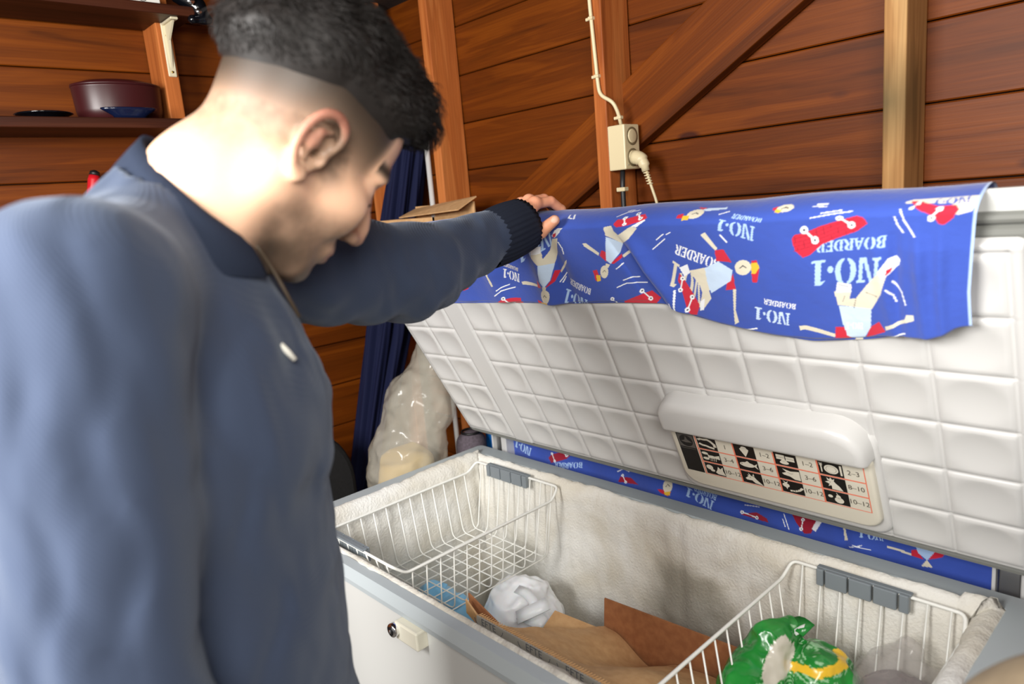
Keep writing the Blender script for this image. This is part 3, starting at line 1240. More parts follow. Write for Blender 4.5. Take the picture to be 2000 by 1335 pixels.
# the large motif at the right
T(z6, 'NO.1', (1195, 396), (812, 432), (-4, 140))
T(z6, 'BOARDER', (1213, 284), (832, 326), (-2, 62))
PR.add(z6, C_RED, [(700, 310), (716, 284), (770, 275), (860, 236), (960, 205), (1050, 166), (1080, 180), (1110, 220), (1060, 262), (960, 300), (870, 338), (805, 396), (765, 410), (722, 372)])
for k in range(9):
    PR.line(z6, [(716 + 40 * k, 296 - 14 * k), (736 + 38 * k, 366 - 12 * k)], 3, C_DRED)
for k in range(4):
    PR.line(z6, [(712, 308 + 22 * k), (800, 286 + 22 * k), (960, 222 + 22 * k), (1076, 182 + 20 * k)], 3, C_DRED)
PR.wheel(z6, (770, 258), (830, 315), 23)
PR.wheel(z6, (962, 186), (1028, 230), 20)
PR.add(z6, C_CREAM, [(940, 600), (1036, 590), (1025, 640), (1062, 634), (1120, 560), (1180, 490), (1230, 500), (1205, 600), (1150, 696), (958, 676)])
PR.add(z6, C_WHITE, [(955, 548), (1036, 556), (1036, 600), (948, 606)], [(1178, 482), (1230, 410), (1270, 400), (1294, 415), (1290, 445), (1242, 495), (1210, 512)])
PR.add(z6, C_RED, [(1225, 470), (1256, 460), (1250, 482), (1224, 500)], [(945, 800), (992, 800), (1036, 874), (943, 862)], [(1190, 765), (1228, 822), (1110, 868), (1140, 800)])
PR.add(z6, C_CREAM, [(738, 796), (775, 793), (942, 838), (942, 858), (770, 816), (745, 822)], [(1226, 790), (1340, 738), (1350, 710), (1395, 704), (1395, 735), (1345, 756), (1230, 812)], [(1050, 872), (1088, 872), (1094, 905), (1036, 905)])
PR.add(z6, C_PALE, [(965, 680), (1147, 692), (1142, 800), (1102, 868), (1060, 880), (1010, 850), (985, 780)])
for a, b in (((1062, 634), (1050, 690)), ((1120, 600), (1180, 620)), ((1000, 620), (985, 660)), ((960, 560), (1030, 572))):
    PR.line(z6, [a, b], 3, C_DARK)
T(z6, 'NO.1', (1098, 776), (1002, 776), (0, 38), C_WHITE)
# the sideways boarder
T(z6, 'BOARDER', (300, 425), (52, 338), (-14, 54), C_WHITE)
T(z6, 'NO.1', (225, 560), (34, 430), (-22, 130), C_CREAM)
PR.add(z6, C_RED, [(70, 500), (100, 540), (150, 620), (186, 682), (168, 735), (135, 738), (108, 680), (85, 600), (62, 540)])
PR.add(z6, C_CREAM, [(125, 486), (232, 464), (240, 600), (250, 642), (205, 704), (180, 690), (202, 610), (182, 560)])
PR.add(z6, C_WHITE, [(70, 470), (118, 450), (130, 500), (98, 520)], [(188, 660), (214, 640), (208, 706), (186, 712)])
PR.wheel(z6, (88, 532), (76, 596), 13)
PR.wheel(z6, (142, 636), (118, 704), 14)
PR.add(z6, C_RED, [(270, 370), (320, 365), (367, 437), (280, 430)], [(376, 500), (390, 586), (334, 592), (340, 555)])
PR.add(z6, C_CREAM, [(190, 286), (215, 270), (286, 360), (274, 372)], [(375, 585), (393, 585), (391, 700), (411, 768), (386, 782), (379, 700)])
PR.add(z6, C_PALE, [(215, 470), (290, 433), (372, 480), (362, 540), (250, 612), (230, 560)])
PR.head(z6, 430, 465, 46, 42, [(476, 428), (506, 425), (522, 470), (510, 548), (484, 548), (478, 500)], [(474, 440), (512, 438), (520, 468), (500, 500), (478, 500)])
# heads along the top edge
PR.add(z6, C_PALE, [(120, 92), (260, 76), (268, 92), (160, 112)])
PR.add(z6, C_RED, [(90, 78), (150, 84), (130, 100)])
PR.head(z6, 118, 135, 44, 38, [(26, 146), (52, 135), (66, 168), (34, 172)], [(58, 150), (96, 150), (104, 182), (72, 188)])
PR.head(z6, 625, 104, 50, 30, [(550, 96), (585, 90), (590, 118), (560, 120)], [(572, 112), (616, 116), (606, 138), (580, 134)])
# board at the corner
PR.add(z6, C_CREAM, [(1250, 66), (1290, 36), (1640, 12), (1622, 140), (1555, 178), (1500, 70)])
T(z6, 'NO.1', (1580, 20), (1400, 40), (10, 50), C_BLUE)
PR.add(z6, C_RED, [(1284, 48), (1340, 50), (1440, 92), (1530, 84), (1556, 122), (1540, 192), (1500, 226), (1470, 220), (1428, 172), (1340, 112)])
PR.wheel(z6, (1332, 66), (1308, 104), 13)
PR.wheel(z6, (1456, 114), (1428, 192), 20)
# small lettering
T(z6, 'NO.1', (494, 240), (284, 176), (-8, 80))
T(z6, 'BOARDER', (530, 178), (342, 132), (-4, 34))
T(z6, 'NO.1', (692, 722), (500, 680), (-4, 68), C_PALE)
T(z6, 'BOARDER', (724, 672), (548, 634), (-3, 30), C_WHITE)
for pts in ([(800, 182), (900, 155), (1015, 130)], [(852, 146), (960, 122)], [(1255, 115), (1292, 205), (1360, 285)], [(1240, 185), (1262, 232), (1297, 270)], [(1260, 535), (1318, 588), (1345, 655)], [(1230, 575), (1270, 610), (1288, 648)], [(1235, 862), (1310, 853)], [(1250, 855), (1345, 815)], [(420, 817), (510, 803)], [(455, 835), (565, 840)], [(45, 595), (52, 680), (65, 738)], [(24, 660), (38, 735)], [(780, 95), (865, 97)], [(800, 80), (860, 76)], [(258, 136), (300, 114)], [(300, 285), (338, 325)]):
    PR.line(z6, pts, 8)
# middle boarder
PR.add(z5, C_RED, [(1315, 206), (1370, 198), (1470, 164), (1510, 195), (1490, 226), (1400, 260), (1340, 276), (1308, 250)])
PR.wheel(z5, (1360, 192), (1385, 244), 14)
PR.wheel(z5, (1422, 160), (1466, 202), 14)
PR.add(z5, C_CREAM, [(1250, 285), (1300, 264), (1320, 310), (1350, 335), (1440, 270), (1474, 290), (1430, 350), (1370, 396), (1265, 345)], [(1118, 390), (1140, 387), (1226, 455), (1220, 472), (1130, 410)], [(1365, 478), (1430, 430), (1446, 440), (1375, 494)], [(1270, 522), (1296, 530), (1284, 552), (1262, 545)])
PR.add(z5, C_WHITE, [(1436, 268), (1500, 208), (1508, 222), (1470, 282)])
PR.add(z5, C_RED, [(1240, 435), (1270, 448), (1272, 512), (1228, 472)], [(1362, 468), (1366, 492), (1320, 526), (1298, 522)])
PR.add(z5, C_PALE, [(1265, 352), (1376, 396), (1350, 462), (1300, 526), (1270, 502)])
PR.head(z5, 1258, 578, 26, 42, [(1184, 570), (1208, 564), (1228, 612), (1206, 638), (1192, 600)], [(1204, 598), (1232, 600), (1236, 636), (1212, 642)])
# boarder beside the hand
T(z5, 'NO.1', (912, 302), (700, 420), (10, 100))
PR.add(z5, C_CREAM, [(790, 420), (850, 418), (872, 482), (900, 440), (920, 360), (957, 354), (947, 450), (930, 526), (850, 516), (800, 470)], [(720, 640), (745, 634), (840, 648), (838, 664), (730, 657)], [(964, 575), (1000, 510), (1014, 498), (1012, 520), (970, 590)], [(878, 655), (904, 655), (900, 680), (880, 680)])
PR.add(z5, C_WHITE, [(918, 342), (950, 280), (982, 278), (972, 315), (940, 352)], [(790, 410), (852, 404), (856, 446), (796, 452)])
PR.add(z5, C_RED, [(838, 614), (872, 662), (838, 670)], [(935, 568), (966, 574), (945, 632), (898, 662), (925, 620)], [(925, 330), (948, 318), (944, 344), (926, 352)])
PR.add(z5, C_PALE, [(850, 515), (931, 525), (921, 620), (890, 662), (860, 620)])
PR.head(z5, 893, 722, 32, 48, [(830, 754), (856, 758), (904, 790), (850, 792)], [(858, 766), (908, 764), (912, 798), (866, 798)])
# boards cut by the hem
PR.add(z5, C_RED, [(575, 764), (600, 748), (660, 742), (715, 745), (724, 800), (600, 800)], [(1380, 776), (1480, 735), (1560, 708), (1620, 755), (1560, 830), (1400, 830)])
PR.wheel(z5, (612, 742), (660, 790), 13)
PR.wheel(z5, (1496, 710), (1552, 760), 15)
PR.wheel(z5, (1310, 755), (1340, 800), 13)
T(z5, 'NO.1', (1150, 760), (1008, 690), (-8, 78))
T(z5, 'BOARDER', (1174, 688), (1032, 622), (-8, 40), C_WHITE)
T(z5, 'NO.1', (708, 588), (606, 550), (0, 56), C_WHITE)
T(z5, 'BOARDER', (700, 548), (602, 508), (0, 24), C_CREAM)
T(z5, 'BOARDER', (262, 734), (100, 790), (0, 48))
PR.add(z5, C_RED, [(320, 686), (350, 660), (385, 640), (370, 690), (340, 700)])
PR.add(z5, C_CREAM, [(496, 550), (508, 548), (540, 625), (554, 655), (540, 662), (526, 632)])
for pts in ([(1338, 682), (1400, 655), (1530, 655)], [(1380, 635), (1420, 620), (1480, 618)], [(553, 727), (600, 690), (680, 675)], [(570, 688), (600, 668), (645, 655)], [(1578, 427), (1655, 360)], [(1600, 366), (1645, 328)], [(1665, 330), (1690, 316)], [(1290, 182), (1330, 142), (1395, 128)], [(1320, 130), (1360, 120)], [(1695, 770), (1718, 858)], [(1724, 695), (1730, 800), (1745, 862)], [(935, 155), (955, 183), (985, 190)], [(962, 150), (1000, 192)], [(970, 642), (1005, 590)], [(985, 648), (1000, 615)], [(1335, 560), (1375, 528)], [(1352, 548), (1368, 530)], [(960, 380), (985, 420), (995, 460)]):
    PR.line(z5, pts, 7)
# the strip hanging behind the freezer, seen through the hinge gap
PB = Print()
T = PB.text
T(zs, 'NO.1', (316, 142), (180, 72), (-14, 58))
PB.add(zs, C_DRED, [(448, 212), (480, 182), (560, 164), (632, 180), (600, 216), (520, 240), (470, 252)], [(985, 402), (1000, 365), (1080, 375), (1142, 428), (1040, 414)], [(770, 205), (815, 208), (810, 238), (780, 236)])
PB.wheel(zs, (482, 178), (502, 236), 11)
PB.wheel(zs, (560, 160), (598, 192), 11)
PB.wheel(zs, (1015, 355), (1040, 408), 10)
T(zs, 'BOARDER', (706, 250), (500, 244), (0, 44))
PB.line(zs, [(978, 325), (1020, 305), (1065, 328)], 7)
PB.line(zs, [(985, 300), (1030, 290)], 6)
PB.head(zs, 1385, 430, 34, 54, [(1308, 450), (1340, 454), (1410, 480), (1388, 508), (1330, 476)], [(1358, 476), (1406, 472), (1402, 502), (1368, 500)])
T(zs, 'NO.1', (1740, 555), (1530, 440), (-20, 66))
T(zs, 'BOARDER', (1760, 508), (1590, 425), (-10, 40))
PB.add(z8, C_DRED, [(610, 815), (690, 803), (745, 830), (752, 850), (640, 826)], [(858, 785), (920, 788), (992, 830), (962, 902), (930, 902), (890, 850)])
PB.wheel(z8, (615, 805), (690, 830), 9)
PB.wheel(z8, (922, 835), (914, 880), 9)
PB.add(z8, C_WHITE, [(965, 880), (1000, 820), (1020, 840), (985, 892)])
PB.add(z8, C_CREAM, [(1116, 855), (1124, 852), (1132, 900), (1142, 935), (1125, 937)], [(1325, 968), (1446, 1004), (1446, 1016), (1325, 978)], [(1494, 1066), (1524, 1034), (1554, 1072)])
T(z8, 'NO.1', (1312, 905), (1196, 878), (-3, 42))
PB.add(z8, C_RED, [(1445, 988), (1476, 984), (1506, 1032), (1444, 1016)], [(1570, 968), (1622, 990), (1600, 1022), (1534, 1032)])
PB.add(z8, C_LB, [(1458, 935), (1566, 945), (1560, 1000), (1526, 1036), (1480, 1002)])
for pts in ([(830, 805), (856, 880)], [(825, 830), (838, 868)], [(1150, 968), (1210, 960)], [(1165, 958), (1250, 985)], [(630, 770), (705, 775)], [(640, 755), (670, 750)]):
    PB.line(z8, pts, 4)

# --- cloth surface
U0, U1 = .028, 1.352
NU = 1000
uu = np.linspace(U0, U1, NU)
hem_px = [(760, 596), (850, 598), (1000, 597), (1090, 600), (1200, 598), (1290, 600), (1340, 622), (1400, 640), (1500, 662), (1580, 675), (1690, 672), (1840, 655), (1866, 638)]
hk = sorted([px2lid(x, y, .042) for x, y in hem_px])
hu, hv = np.array([q[0] for q in hk]), np.array([q[1] for q in hk])
hem = np.interp(uu, hu, hv)
hem = np.convolve(np.pad(hem, 8, 'edge'), np.ones(17) / 17, 'valid')
NF = 300


def folds(u, v):
    """how far the cloth stands off the lid"""
    P = np.stack([u.ravel() * 1.0, v.ravel() * .55, np.zeros(u.size)], 1)
    w = .008 * vnoise(P, 6.0, 3.1, 2) + .0035 * vnoise(P, 19.0, 7.7, 2)
    w = w.reshape(u.shape)
    low = np.clip((.66 - v) / .2, 0, 1)
    w *= .35 + .9 * low

    def ridge(u0, v0, u1, v1, wid, h):
        t = (v - v0) / (v1 - v0)
        c_ = u0 + (u1 - u0) * t
        k = np.clip(1 - np.abs(t - .5) * 1.2, 0, 1)
        return h * k * np.exp(-((u - c_) / wid) ** 2)
    w += ridge(.79, .69, .87, .47, .016, -.020) + ridge(.83, .69, .905, .46, .018, .016)
    w += ridge(.62, .68, .60, .47, .02, .012) + ridge(.655, .68, .66, .47, .018, -.010)
    w += ridge(.47, .68, .45, .46, .03, .012) + ridge(1.29, .70, 1.30, .46, .008, .007) + ridge(1.27, .70, 1.262, .46, .007, -.006)
    w += ridge(1.317, .68, 1.322, .46, .007, .006) + ridge(1.24, .66, 1.255, .46, .01, .005)
    w += .016 * low * np.exp(-((u - 1.31) / .05) ** 2)
    return w


tf = np.linspace(0, 1, NF)
UF, TF = np.meshgrid(uu, tf, indexing='ij')
VT = .655 + .020 * np.clip(1.05 - uu, 0, 1)
VF = hem[:, None] + TF * (VT - hem)[:, None]
WF = .036 + folds(UF, VF)
curl = np.clip(1 - TF / .05, 0, 1)
WF -= .010 * curl ** 2                                  # hem turns in
nb = 80
rowsV, rowsW = [VF], [np.maximum(WF, .028)]
blend = np.clip((VF - .61) / .045, 0, 1)
rowsW[0] = rowsW[0] * (1 - blend) + (.036 + .25 * folds(uu, np.full(NU, .655)))[:, None] * blend
top = folds(uu, np.full(NU, .655))
# over the top edge and down the back of the lid
for k in range(1, nb + 1):
    a = math.pi * k / (nb + 1)
    rowsV.append((VT + .022 * math.sin(a) - .034 * (a / math.pi) ** 2 + .002 * np.sin(uu * 23) * math.sin(a))[:, None])
    rowsW.append((-.017 + (.053 + .25 * top * math.cos(a / 2)) * math.cos(a))[:, None])
for v in np.linspace(.62, .02, 16):
    rowsV.append(np.full((NU, 1), v))
    rowsW.append((-.074 - .004 * np.sin(uu * 31 + v * 9))[:, None])
VA = np.concatenate(rowsV, 1)
WA = np.concatenate(rowsW, 1)
UA = np.repeat(uu[:, None], VA.shape[1], 1)
# right end pulls in towards the top like the photograph
sh = np.interp(VA, [.44, .55, .64, .70], [0, .003, .013, .022]) * np.clip((UA - 1.2) / .15, 0, 1)
PF = LPn(UA + sh, VA, WA)
# hanging strip
zr_ = np.concatenate([np.linspace(1.0, .965, 4), np.linspace(.962, .805, 105)])
us, zz = np.meshgrid(uu, zr_, indexing='ij')
ys_ = .7245 + .005 * np.sin(us * 17) + .003 * np.sin(us * 41 + zz * 20) + .006 * np.exp(-((us - 1.07) / .012) ** 2)
PS = np.stack([us, ys_, zz], -1)
PALL = np.concatenate([PF, PS], 1)
nr = PALL.shape[1]
COLS = np.tile(C_BLUE.astype(np.float32), (NU, nr, 1))


def paint(A, B, C, items, conv):
    """fill polygons given in photo pixels on a grid with coordinates A (per column), B (2-D)"""
    for col, poly in items:
        q = np.array([conv(*p) for p in poly])
        i0, i1 = np.searchsorted(A, [q[:, 0].min(), q[:, 0].max()])
        if i1 <= i0:
            continue
        a = A[i0:i1][:, None]
        b = B[i0:i1]
        m_ = (b >= q[:, 1].min()) & (b <= q[:, 1].max())
        if not m_.any():
            continue
        jj = np.where(m_.any(0))[0]
        j0, j1 = jj[0], jj[-1] + 1
        b = b[:, j0:j1]
        ins = np.zeros(b.shape, bool)
        for k in range(len(q)):
            x1, y1 = q[k - 1]
            x2, y2 = q[k]
            if y1 == y2:
                continue
            cond = (b < y1) != (b < y2)
            ins ^= cond & (a < (x2 - x1) * (b - y1) / (y2 - y1) + x1)
        C[i0:i1, j0:j1][ins] = col


VP = np.concatenate([VF, VT[:, None] + (.062 * np.arange(1, 41) / 40)[None]], 1)
paint(uu, VP, COLS[:, :NF + 40], PR.it, lambda x, y: px2lid(x, y, .038))
strip_j = nr - len(zr_)


def px2strip(x, y):
    P = on(x, y, 'Y', .7245)
    return P[0], P[2]


paint(uu, zz, COLS[:, strip_j:], PB.it, px2strip)
# lighter selvedge at the right end, faded patches in the dye
fade = vnoise(np.stack([UA[:, 0].repeat(nr), np.tile(np.arange(nr) * .0012, NU), np.zeros(NU * nr)], 1), 14, 2, 3).reshape(NU, nr)
COLS *= (1 + .07 * fade)[..., None]
COLS[-3:, :NF + nb + 2] = s2l((176, 200, 240))
M['cloth'] = newmat('printed_cotton', rgb(66, 96, 200), .85, spec=.2, **{'Sheen Weight': .25, 'Sheen Roughness': .5})
m = M['cloth']
at_ = nd(m, 'ShaderNodeVertexColor', layer_name='Col')
lk(m, at_.outputs['Color'], m.node_tree.nodes['Principled BSDF'].inputs['Base Color'])
tc = nd(m, 'ShaderNodeTexCoord')
n1 = nd(m, 'ShaderNodeTexNoise')
n1.inputs['Scale'].default_value = 55
n1.inputs['Detail'].default_value = 4
lk(m, tc.outputs['Object'], n1.inputs['Vector'])
bump(m, n1.outputs['Fac'], .35, .004)
ii = np.arange(NU * nr).reshape(NU, nr)
F = np.stack([ii[:-1, :-1].ravel(), ii[1:, :-1].ravel(), ii[1:, 1:].ravel(), ii[:-1, 1:].ravel()], 1)
me = npmesh('printed_cloth', PALL.reshape(-1, 3), F)
setcol(me, COLS.reshape(-1, 3))
cl = link('printed_cloth', me, M['cloth'], None, True)
tag(cl, 'blue cotton cloth printed with skateboarders and upside-down lettering, draped over the raised lid', 'cloth')

# ================================================================ THE MAN
NB = dep(390, 430, .72)                        # base of the neck
HD = math.radians(52)
FW = np.array([math.cos(HD), math.sin(HD), 0])
RT = np.array([math.sin(HD), -math.cos(HD), 0])


def bf(f, s, z):
    """body coordinates: forward, to his right, height -> world"""
    return np.array([NB[0], NB[1], 0]) + FW * f + RT * s + np.array([0, 0, z])


def tobody(P):
    q = P - np.array([NB[0], NB[1], 0], np.float32)
    return np.stack([q @ FW, q @ RT, q[:, 2]], 1).astype(np.float32)


HY, HP, HR = math.radians(90.25), math.radians(42.64), math.radians(12.49)
cy_, sy_, cp_, sp_, cr_, sr_ = math.cos(HY), math.sin(HY), math.cos(HP), math.sin(HP), math.cos(HR), math.sin(HR)
HM = np.array([[cy_, -sy_, 0], [sy_, cy_, 0], [0, 0, 1]]) @ np.array([[cp_, 0, sp_], [0, 1, 0], [-sp_, 0, cp_]]) @ np.array([[1, 0, 0], [0, cr_, -sr_], [0, sr_, cr_]])
HT = np.array([.89394425, -.26882557, 1.65482882])


def h2w(P):
    return np.asarray(P) @ HM.T + HT


def w2h(P):
    return (np.asarray(P) - HT) @ HM


man = root('person', tuple(bf(-.05, 0, 0)), 'dark-haired man in a navy knitted sweater looking down, one hand holding up the freezer lid', 'person')


def chain(d, P, pts, rs, k):
    for a, b, ra, rb in zip(pts[:-1], pts[1:], rs[:-1], rs[1:]):
        d = smin(d, sd_cap(P, a, b, ra, rb), k)
    return d


NECK0 = w2h(bf(-.030, 0, 1.50)[None])[0]
NECKM = np.array([-.036, 0, -.085])


def spline(pts, n):
    """Catmull-Rom through the points"""
    P_ = np.array([2 * np.array(pts[0]) - np.array(pts[1])] + [np.array(q) for q in pts] + [2 * np.array(pts[-1]) - np.array(pts[-2])])
    out_ = []
    for i in range(1, len(P_) - 2):
        for k in range(n):
            t = k / n
            a, b, c, d = P_[i - 1:i + 3]
            out_.append(.5 * (2 * b + (c - a) * t + (2 * a - 5 * b + 4 * c - d) * t * t + (3 * b - a - 3 * c + d) * t ** 3))
    return out_ + [P_[-2]]


HELIX = spline([(.006, -.078, .004), (.009, -.084, .020), (.004, -.089, .033), (-.009, -.093, .0385), (-.022, -.095, .032), (-.029, -.095, .016), (-.0285, -.093, -.002), (-.0225, -.089, -.016), (-.014, -.085, -.026)], 3)
HELIX_R = list(np.interp(np.linspace(0, 1, len(HELIX)), np.linspace(0, 1, 9), [.003, .0036, .0040, .0043, .0044, .0043, .0040, .0040, .0045]))


def sd_head(P):
    S = P.copy()
    S[:, 1] = -np.abs(S[:, 1])
    d = sd_ell(P, (-.012, 0, .056), (.097, .076, .086))
    d = smin(d, sd_ell(P, (.036, 0, .060), (.054, .063, .062)), .02)
    d = smin(d, sd_ell(P, (.036, 0, -.028), (.056, .060, .070)), .025)
    d = smin(d, sd_ell(S, (.056, -.040, -.022), (.034, .020, .030)), .02)
    d = smin(d, sd_cap(S, (.004, -.052, -.048), (.062, -.022, -.094), .021, .020), .02)
    d = smin(d, sd_ell(P, (.040, 0, -.078), (.046, .040, .030)), .02)
    d = smin(d, sd_ell(P, (.074, 0, -.097), (.022, .022, .018)), .016)
    # brow, sockets, lids
    d = smin(d, sd_cap(S, (.087, -.012, .040), (.078, -.044, .036), .012, .010), .014)
    d = smax(d, -sd_ell(S, (.100, -.033, .014), (.018, .021, .014)), .012)
    d = smin(d, sd_ell(S, (.072, -.033, .014), (.0165, .0165, .0145)), .006)
    d = smin(d, sd_cap(S, (.0875, -.026, .006), (.083, -.045, .006), .0028, .002), .003)
    # cheek bone
    d = smin(d, sd_ell(S, (.058, -.050, -.008), (.026, .014, .016)), .016)
    # nose
    d = smin(d, sd_cap(P, (.088, 0, .030), (.113, 0, -.014), .0085, .0100), .012)
    d = smin(d, sd_cap(P, (.108, 0, -.008), (.1155, 0, -.026), .0095, .0110), .008)
    d = smin(d, sd_ell(S, (.104, -.0125, -.031), (.0125, .0075, .0085)), .006)
    d = smax(d, -sd_ell(S, (.108, -.0075, -.040), (.0065, .0042, .0065)), .003)
    # mouth
    d = smin(d, sd_ell(P, (.082, 0, -.060), (.022, .028, .018)), .014)
    d = smin(d, sd_cap(S, (.1005, -.000, -.0575), (.088, -.021, -.0635), .0058, .003), .005)
    d = smin(d, sd_cap(S, (.0985, -.000, -.0695), (.087, -.019, -.0655), .0066, .003), .005)
    d = smax(d, -sd_cap(S, (.108, 0, -.0635), (.094, -.024, -.0645), .0016, .0012), .003)
    # neck, with the cord muscle
    d = smin(d, sd_cap(P, (-.026, 0, -.010), NECKM, .061, .062), .03)
    d = smin(d, sd_cap(P, NECKM, NECK0, .062, .068), .02)
    d = smin(d, sd_cap(S, (-.018, -.060, -.030), (NECKM[0] + .03, -.040, -.125), .016, .016), .03)
    # ears
    e = sd_ell(S, (-.010, -.0785, .002), (.0195, .0045, .030))
    hx = [(.006, -.078, .004), (.009, -.084, .020), (.004, -.089, .033), (-.009, -.093, .0385), (-.022, -.095, .032), (-.029, -.095, .016), (-.0285, -.093, -.002), (-.0225, -.089, -.016), (-.014, -.085, -.026)]
    e = chain(e, S, HELIX, HELIX_R, .003)
    e = chain(e, S, [(-.004, -.086, .024), (-.015, -.090, .016), (-.017, -.089, .0), (-.010, -.086, -.012)], [.003, .0038, .0038, .003], .004)
    e = smin(e, sd_ell(S, (-.007, -.083, -.0275), (.0095, .0058, .0085)), .005)
    e = smin(e, sd_ell(S, (.006, -.080, -.003), (.0045, .0055, .0075)), .004)
    e = smax(e, -sd_ell(S, (-.005, -.087, .000), (.0085, .0085, .0115)), .004)
    e = smin(e, sd_cap(S, (-.012, -.070, .005), (-.016, -.084, .005), .014, .010), .006)
    e = smax(e, -sd_ell(S, (-.004, -.082, -.001), (.0042, .010, .0055)), .002)
    return smin(d, e, .006)


HVv, HFf = surfnets(sd_head, (-.125, -.112, -.20), (.135, .112, .155), .0023)
HVv = smooth_vf(HVv, HFf, 2, .5)


def sst(a, b, x):
    t = np.clip((x - a) / (b - a), 0, 1)
    return t * t * (3 - 2 * t)


# skin colour, cropped hair, beard
x, y, z = HVv[:, 0], np.abs(HVv[:, 1]), HVv[:, 2]
SKIN = s2l((224, 180, 150))
zeff = z + .50 * np.clip(-x - .02, 0, 1)
front = 1 - sst(.050, .066, x + np.where(z > .098, -.06, 0))
stub = .5 + .5 * vnoise(HVv, 160, 1, 2)
dens = .93 * sst(-.004, .082, zeff) * front
dens = np.maximum(dens, .34 * sst(-.045, .035, zeff) * front * (x < .03) * (.6 + .6 * stub))
sideb = np.exp(-((x - .024) / .014) ** 2) * sst(-.03, .01, z) * (z < .07)
dens = np.maximum(dens, .40 * sideb * (.6 + .6 * stub))
beard = sst(-.030, -.062, z - .25 * np.clip(x - .02, -.03, .1)) * sst(-.020, .015, x) * (1 - .85 * sst(-.105, -.14, z - .6 * np.clip(x, -.1, .1)))
mous = np.exp(-((z + .050) / .007) ** 2) * sst(.08, .09, x) * (y < .026)
chin = np.exp(-(((x - .082) / .03) ** 2 + (y / .03) ** 2 + ((z + .105) / .022) ** 2))
blot = .5 + .5 * vnoise(HVv, 38, 6, 2)
dens = np.maximum(dens, np.clip(beard * (.10 + .30 * blot) * (.6 + .5 * stub) + .55 * sst(-.055, -.105, z) * sst(.0, .04, x) * (.45 + .75 * blot), 0, .8))
dens = np.maximum(dens, np.maximum(.4 * mous, .72 * chin))
brow = np.exp(-((z - .044 + .10 * (y - .03)) / .006) ** 2) * (y > .012) * (y < .057) * (x > .066)
lash = np.exp(-((z - .0045) / .0026) ** 2) * (x > .080) * (y > .022) * (y < .047)
dens = np.maximum(dens, np.maximum(.9 * brow, .95 * lash))
HAIRC = s2l((40, 32, 25))
C_ = SKIN[None] ** (1 - dens[:, None]) * HAIRC[None] ** dens[:, None]
ear = (y > .0775) & (x < .016) & (x > -.04) & (z > -.04) & (z < .045)
rim_ = sst(.087, .095, y) * ear
C_ = C_ * (1 - .22 * rim_[:, None]) + s2l((226, 118, 100))[None] * .22 * rim_[:, None]
hole = np.exp(-(((x + .004) / .005) ** 2 + ((z + .001) / .007) ** 2)) * (y < .083) * (y > .06) * (y > .07)
C_ *= (1 - .0 * hole)[:, None]
lips = np.exp(-((z + .0635) / .0085) ** 2) * (y < .023) * sst(.090, .096, x)
C_ = C_ * (1 - .55 * lips[:, None]) + s2l((190, 110, 100))[None] * .55 * lips[:, None]
nose_r = np.exp(-(((x - .116) / .016) ** 2 + (y / .016) ** 2 + ((z + .028) / .016) ** 2))
C_ = C_ * (1 - .35 * nose_r[:, None]) + s2l((222, 140, 118))[None] * .35 * nose_r[:, None]
HVw = h2w(HVv)

# ---- left hand on the lid edge
WR = dep(1004, 444, 1.345)
I0 = on(1045, 398, 'Y', .350)


def finger(p, l, spread):
    a = p + np.array([spread, .037 * l, .002 * l])
    b = a + np.array([spread * .6, .025 * l, -.017 * l])
    c_ = b + np.array([spread * .3, .006 * l, -.024 * l])
    return [p, a, b, c_]


FNG = [finger(I0, 1.0, .006), finger(I0 + np.array([-.0215, .006, .005]), 1.1, .001), finger(I0 + np.array([-.042, .004, .001]), 1.02, -.003), finger(I0 + np.array([-.060, -.005, -.008]), .82, -.006)]
TH = [on(1030, 466, 'Y', .318), on(1056, 452, 'Y', .326), on(1083, 430, 'Y', .333)]
FRA = dep(900, 495, 1.26)


def sd_hand(P):
    d = sd_cap(P, FRA, WR, .036, .027)
    for k, fpts in enumerate(FNG):
        r0 = (.0105, .0108, .0102, .0090)[k]
        g = sd_cap(P, WR + (fpts[0] - WR) * .25, fpts[0], .017, r0 + .0015)
        d = smin(d, g, .014)
    g = sd_cap(P, WR, TH[0], .022, .0155)
    d = smin(d, g, .014)
    for k, fpts in enumerate(FNG):
        r0 = (.0105, .0108, .0102, .0090)[k]
        g = np.full(len(P), 9.0, np.float32)
        g = chain(g, P, fpts, [r0, r0 * .96, r0 * .86, r0 * .72], .003)
        g = smin(g, np.linalg.norm(P - fpts[0] - np.array([0, 0, .003]), axis=1) - r0 * 1.12, .006)
        d = smin(d, g, .005)
    g = chain(np.full(len(P), 9.0, np.float32), P, TH, [.0145, .0128, .0098], .004)
    return smin(d, g, .007)


allp = np.array([WR, FRA] + TH + [q for f_ in FNG for q in f_])
GVv, GFf = surfnets(sd_hand, allp.min(0) - .045, allp.max(0) + .03, .0017)
GVv = smooth_vf(GVv, GFf, 1, .5)
gc = np.tile(s2l((226, 160, 126)), (len(GVv), 1))
for q in [f_[0] for f_ in FNG] + [f_[1] for f_ in FNG]:
    w_ = np.exp(-(np.linalg.norm(GVv - q, axis=1) / .013) ** 2) * .35
    gc = gc * (1 - w_[:, None]) + s2l((222, 128, 108))[None] * w_[:, None]
tv = (TH[2] - TH[1]) / np.linalg.norm(TH[2] - TH[1])
view = CAM_LOC - TH[2]
view = view / np.linalg.norm(view)
nailc = TH[2] + tv * .001 + (view + np.array([0, 0, .15])) * .0095
sdv = np.cross(tv, view)
dl = GVv - nailc
nail = ((dl @ tv) / .0085) ** 2 + ((dl @ sdv) / .0058) ** 2 + ((dl @ view) / .006) ** 2
nm = np.clip((1.15 - nail) / .3, 0, 1) * .75
gc = gc * (1 - nm[:, None]) + s2l((240, 196, 176))[None] * nm[:, None]

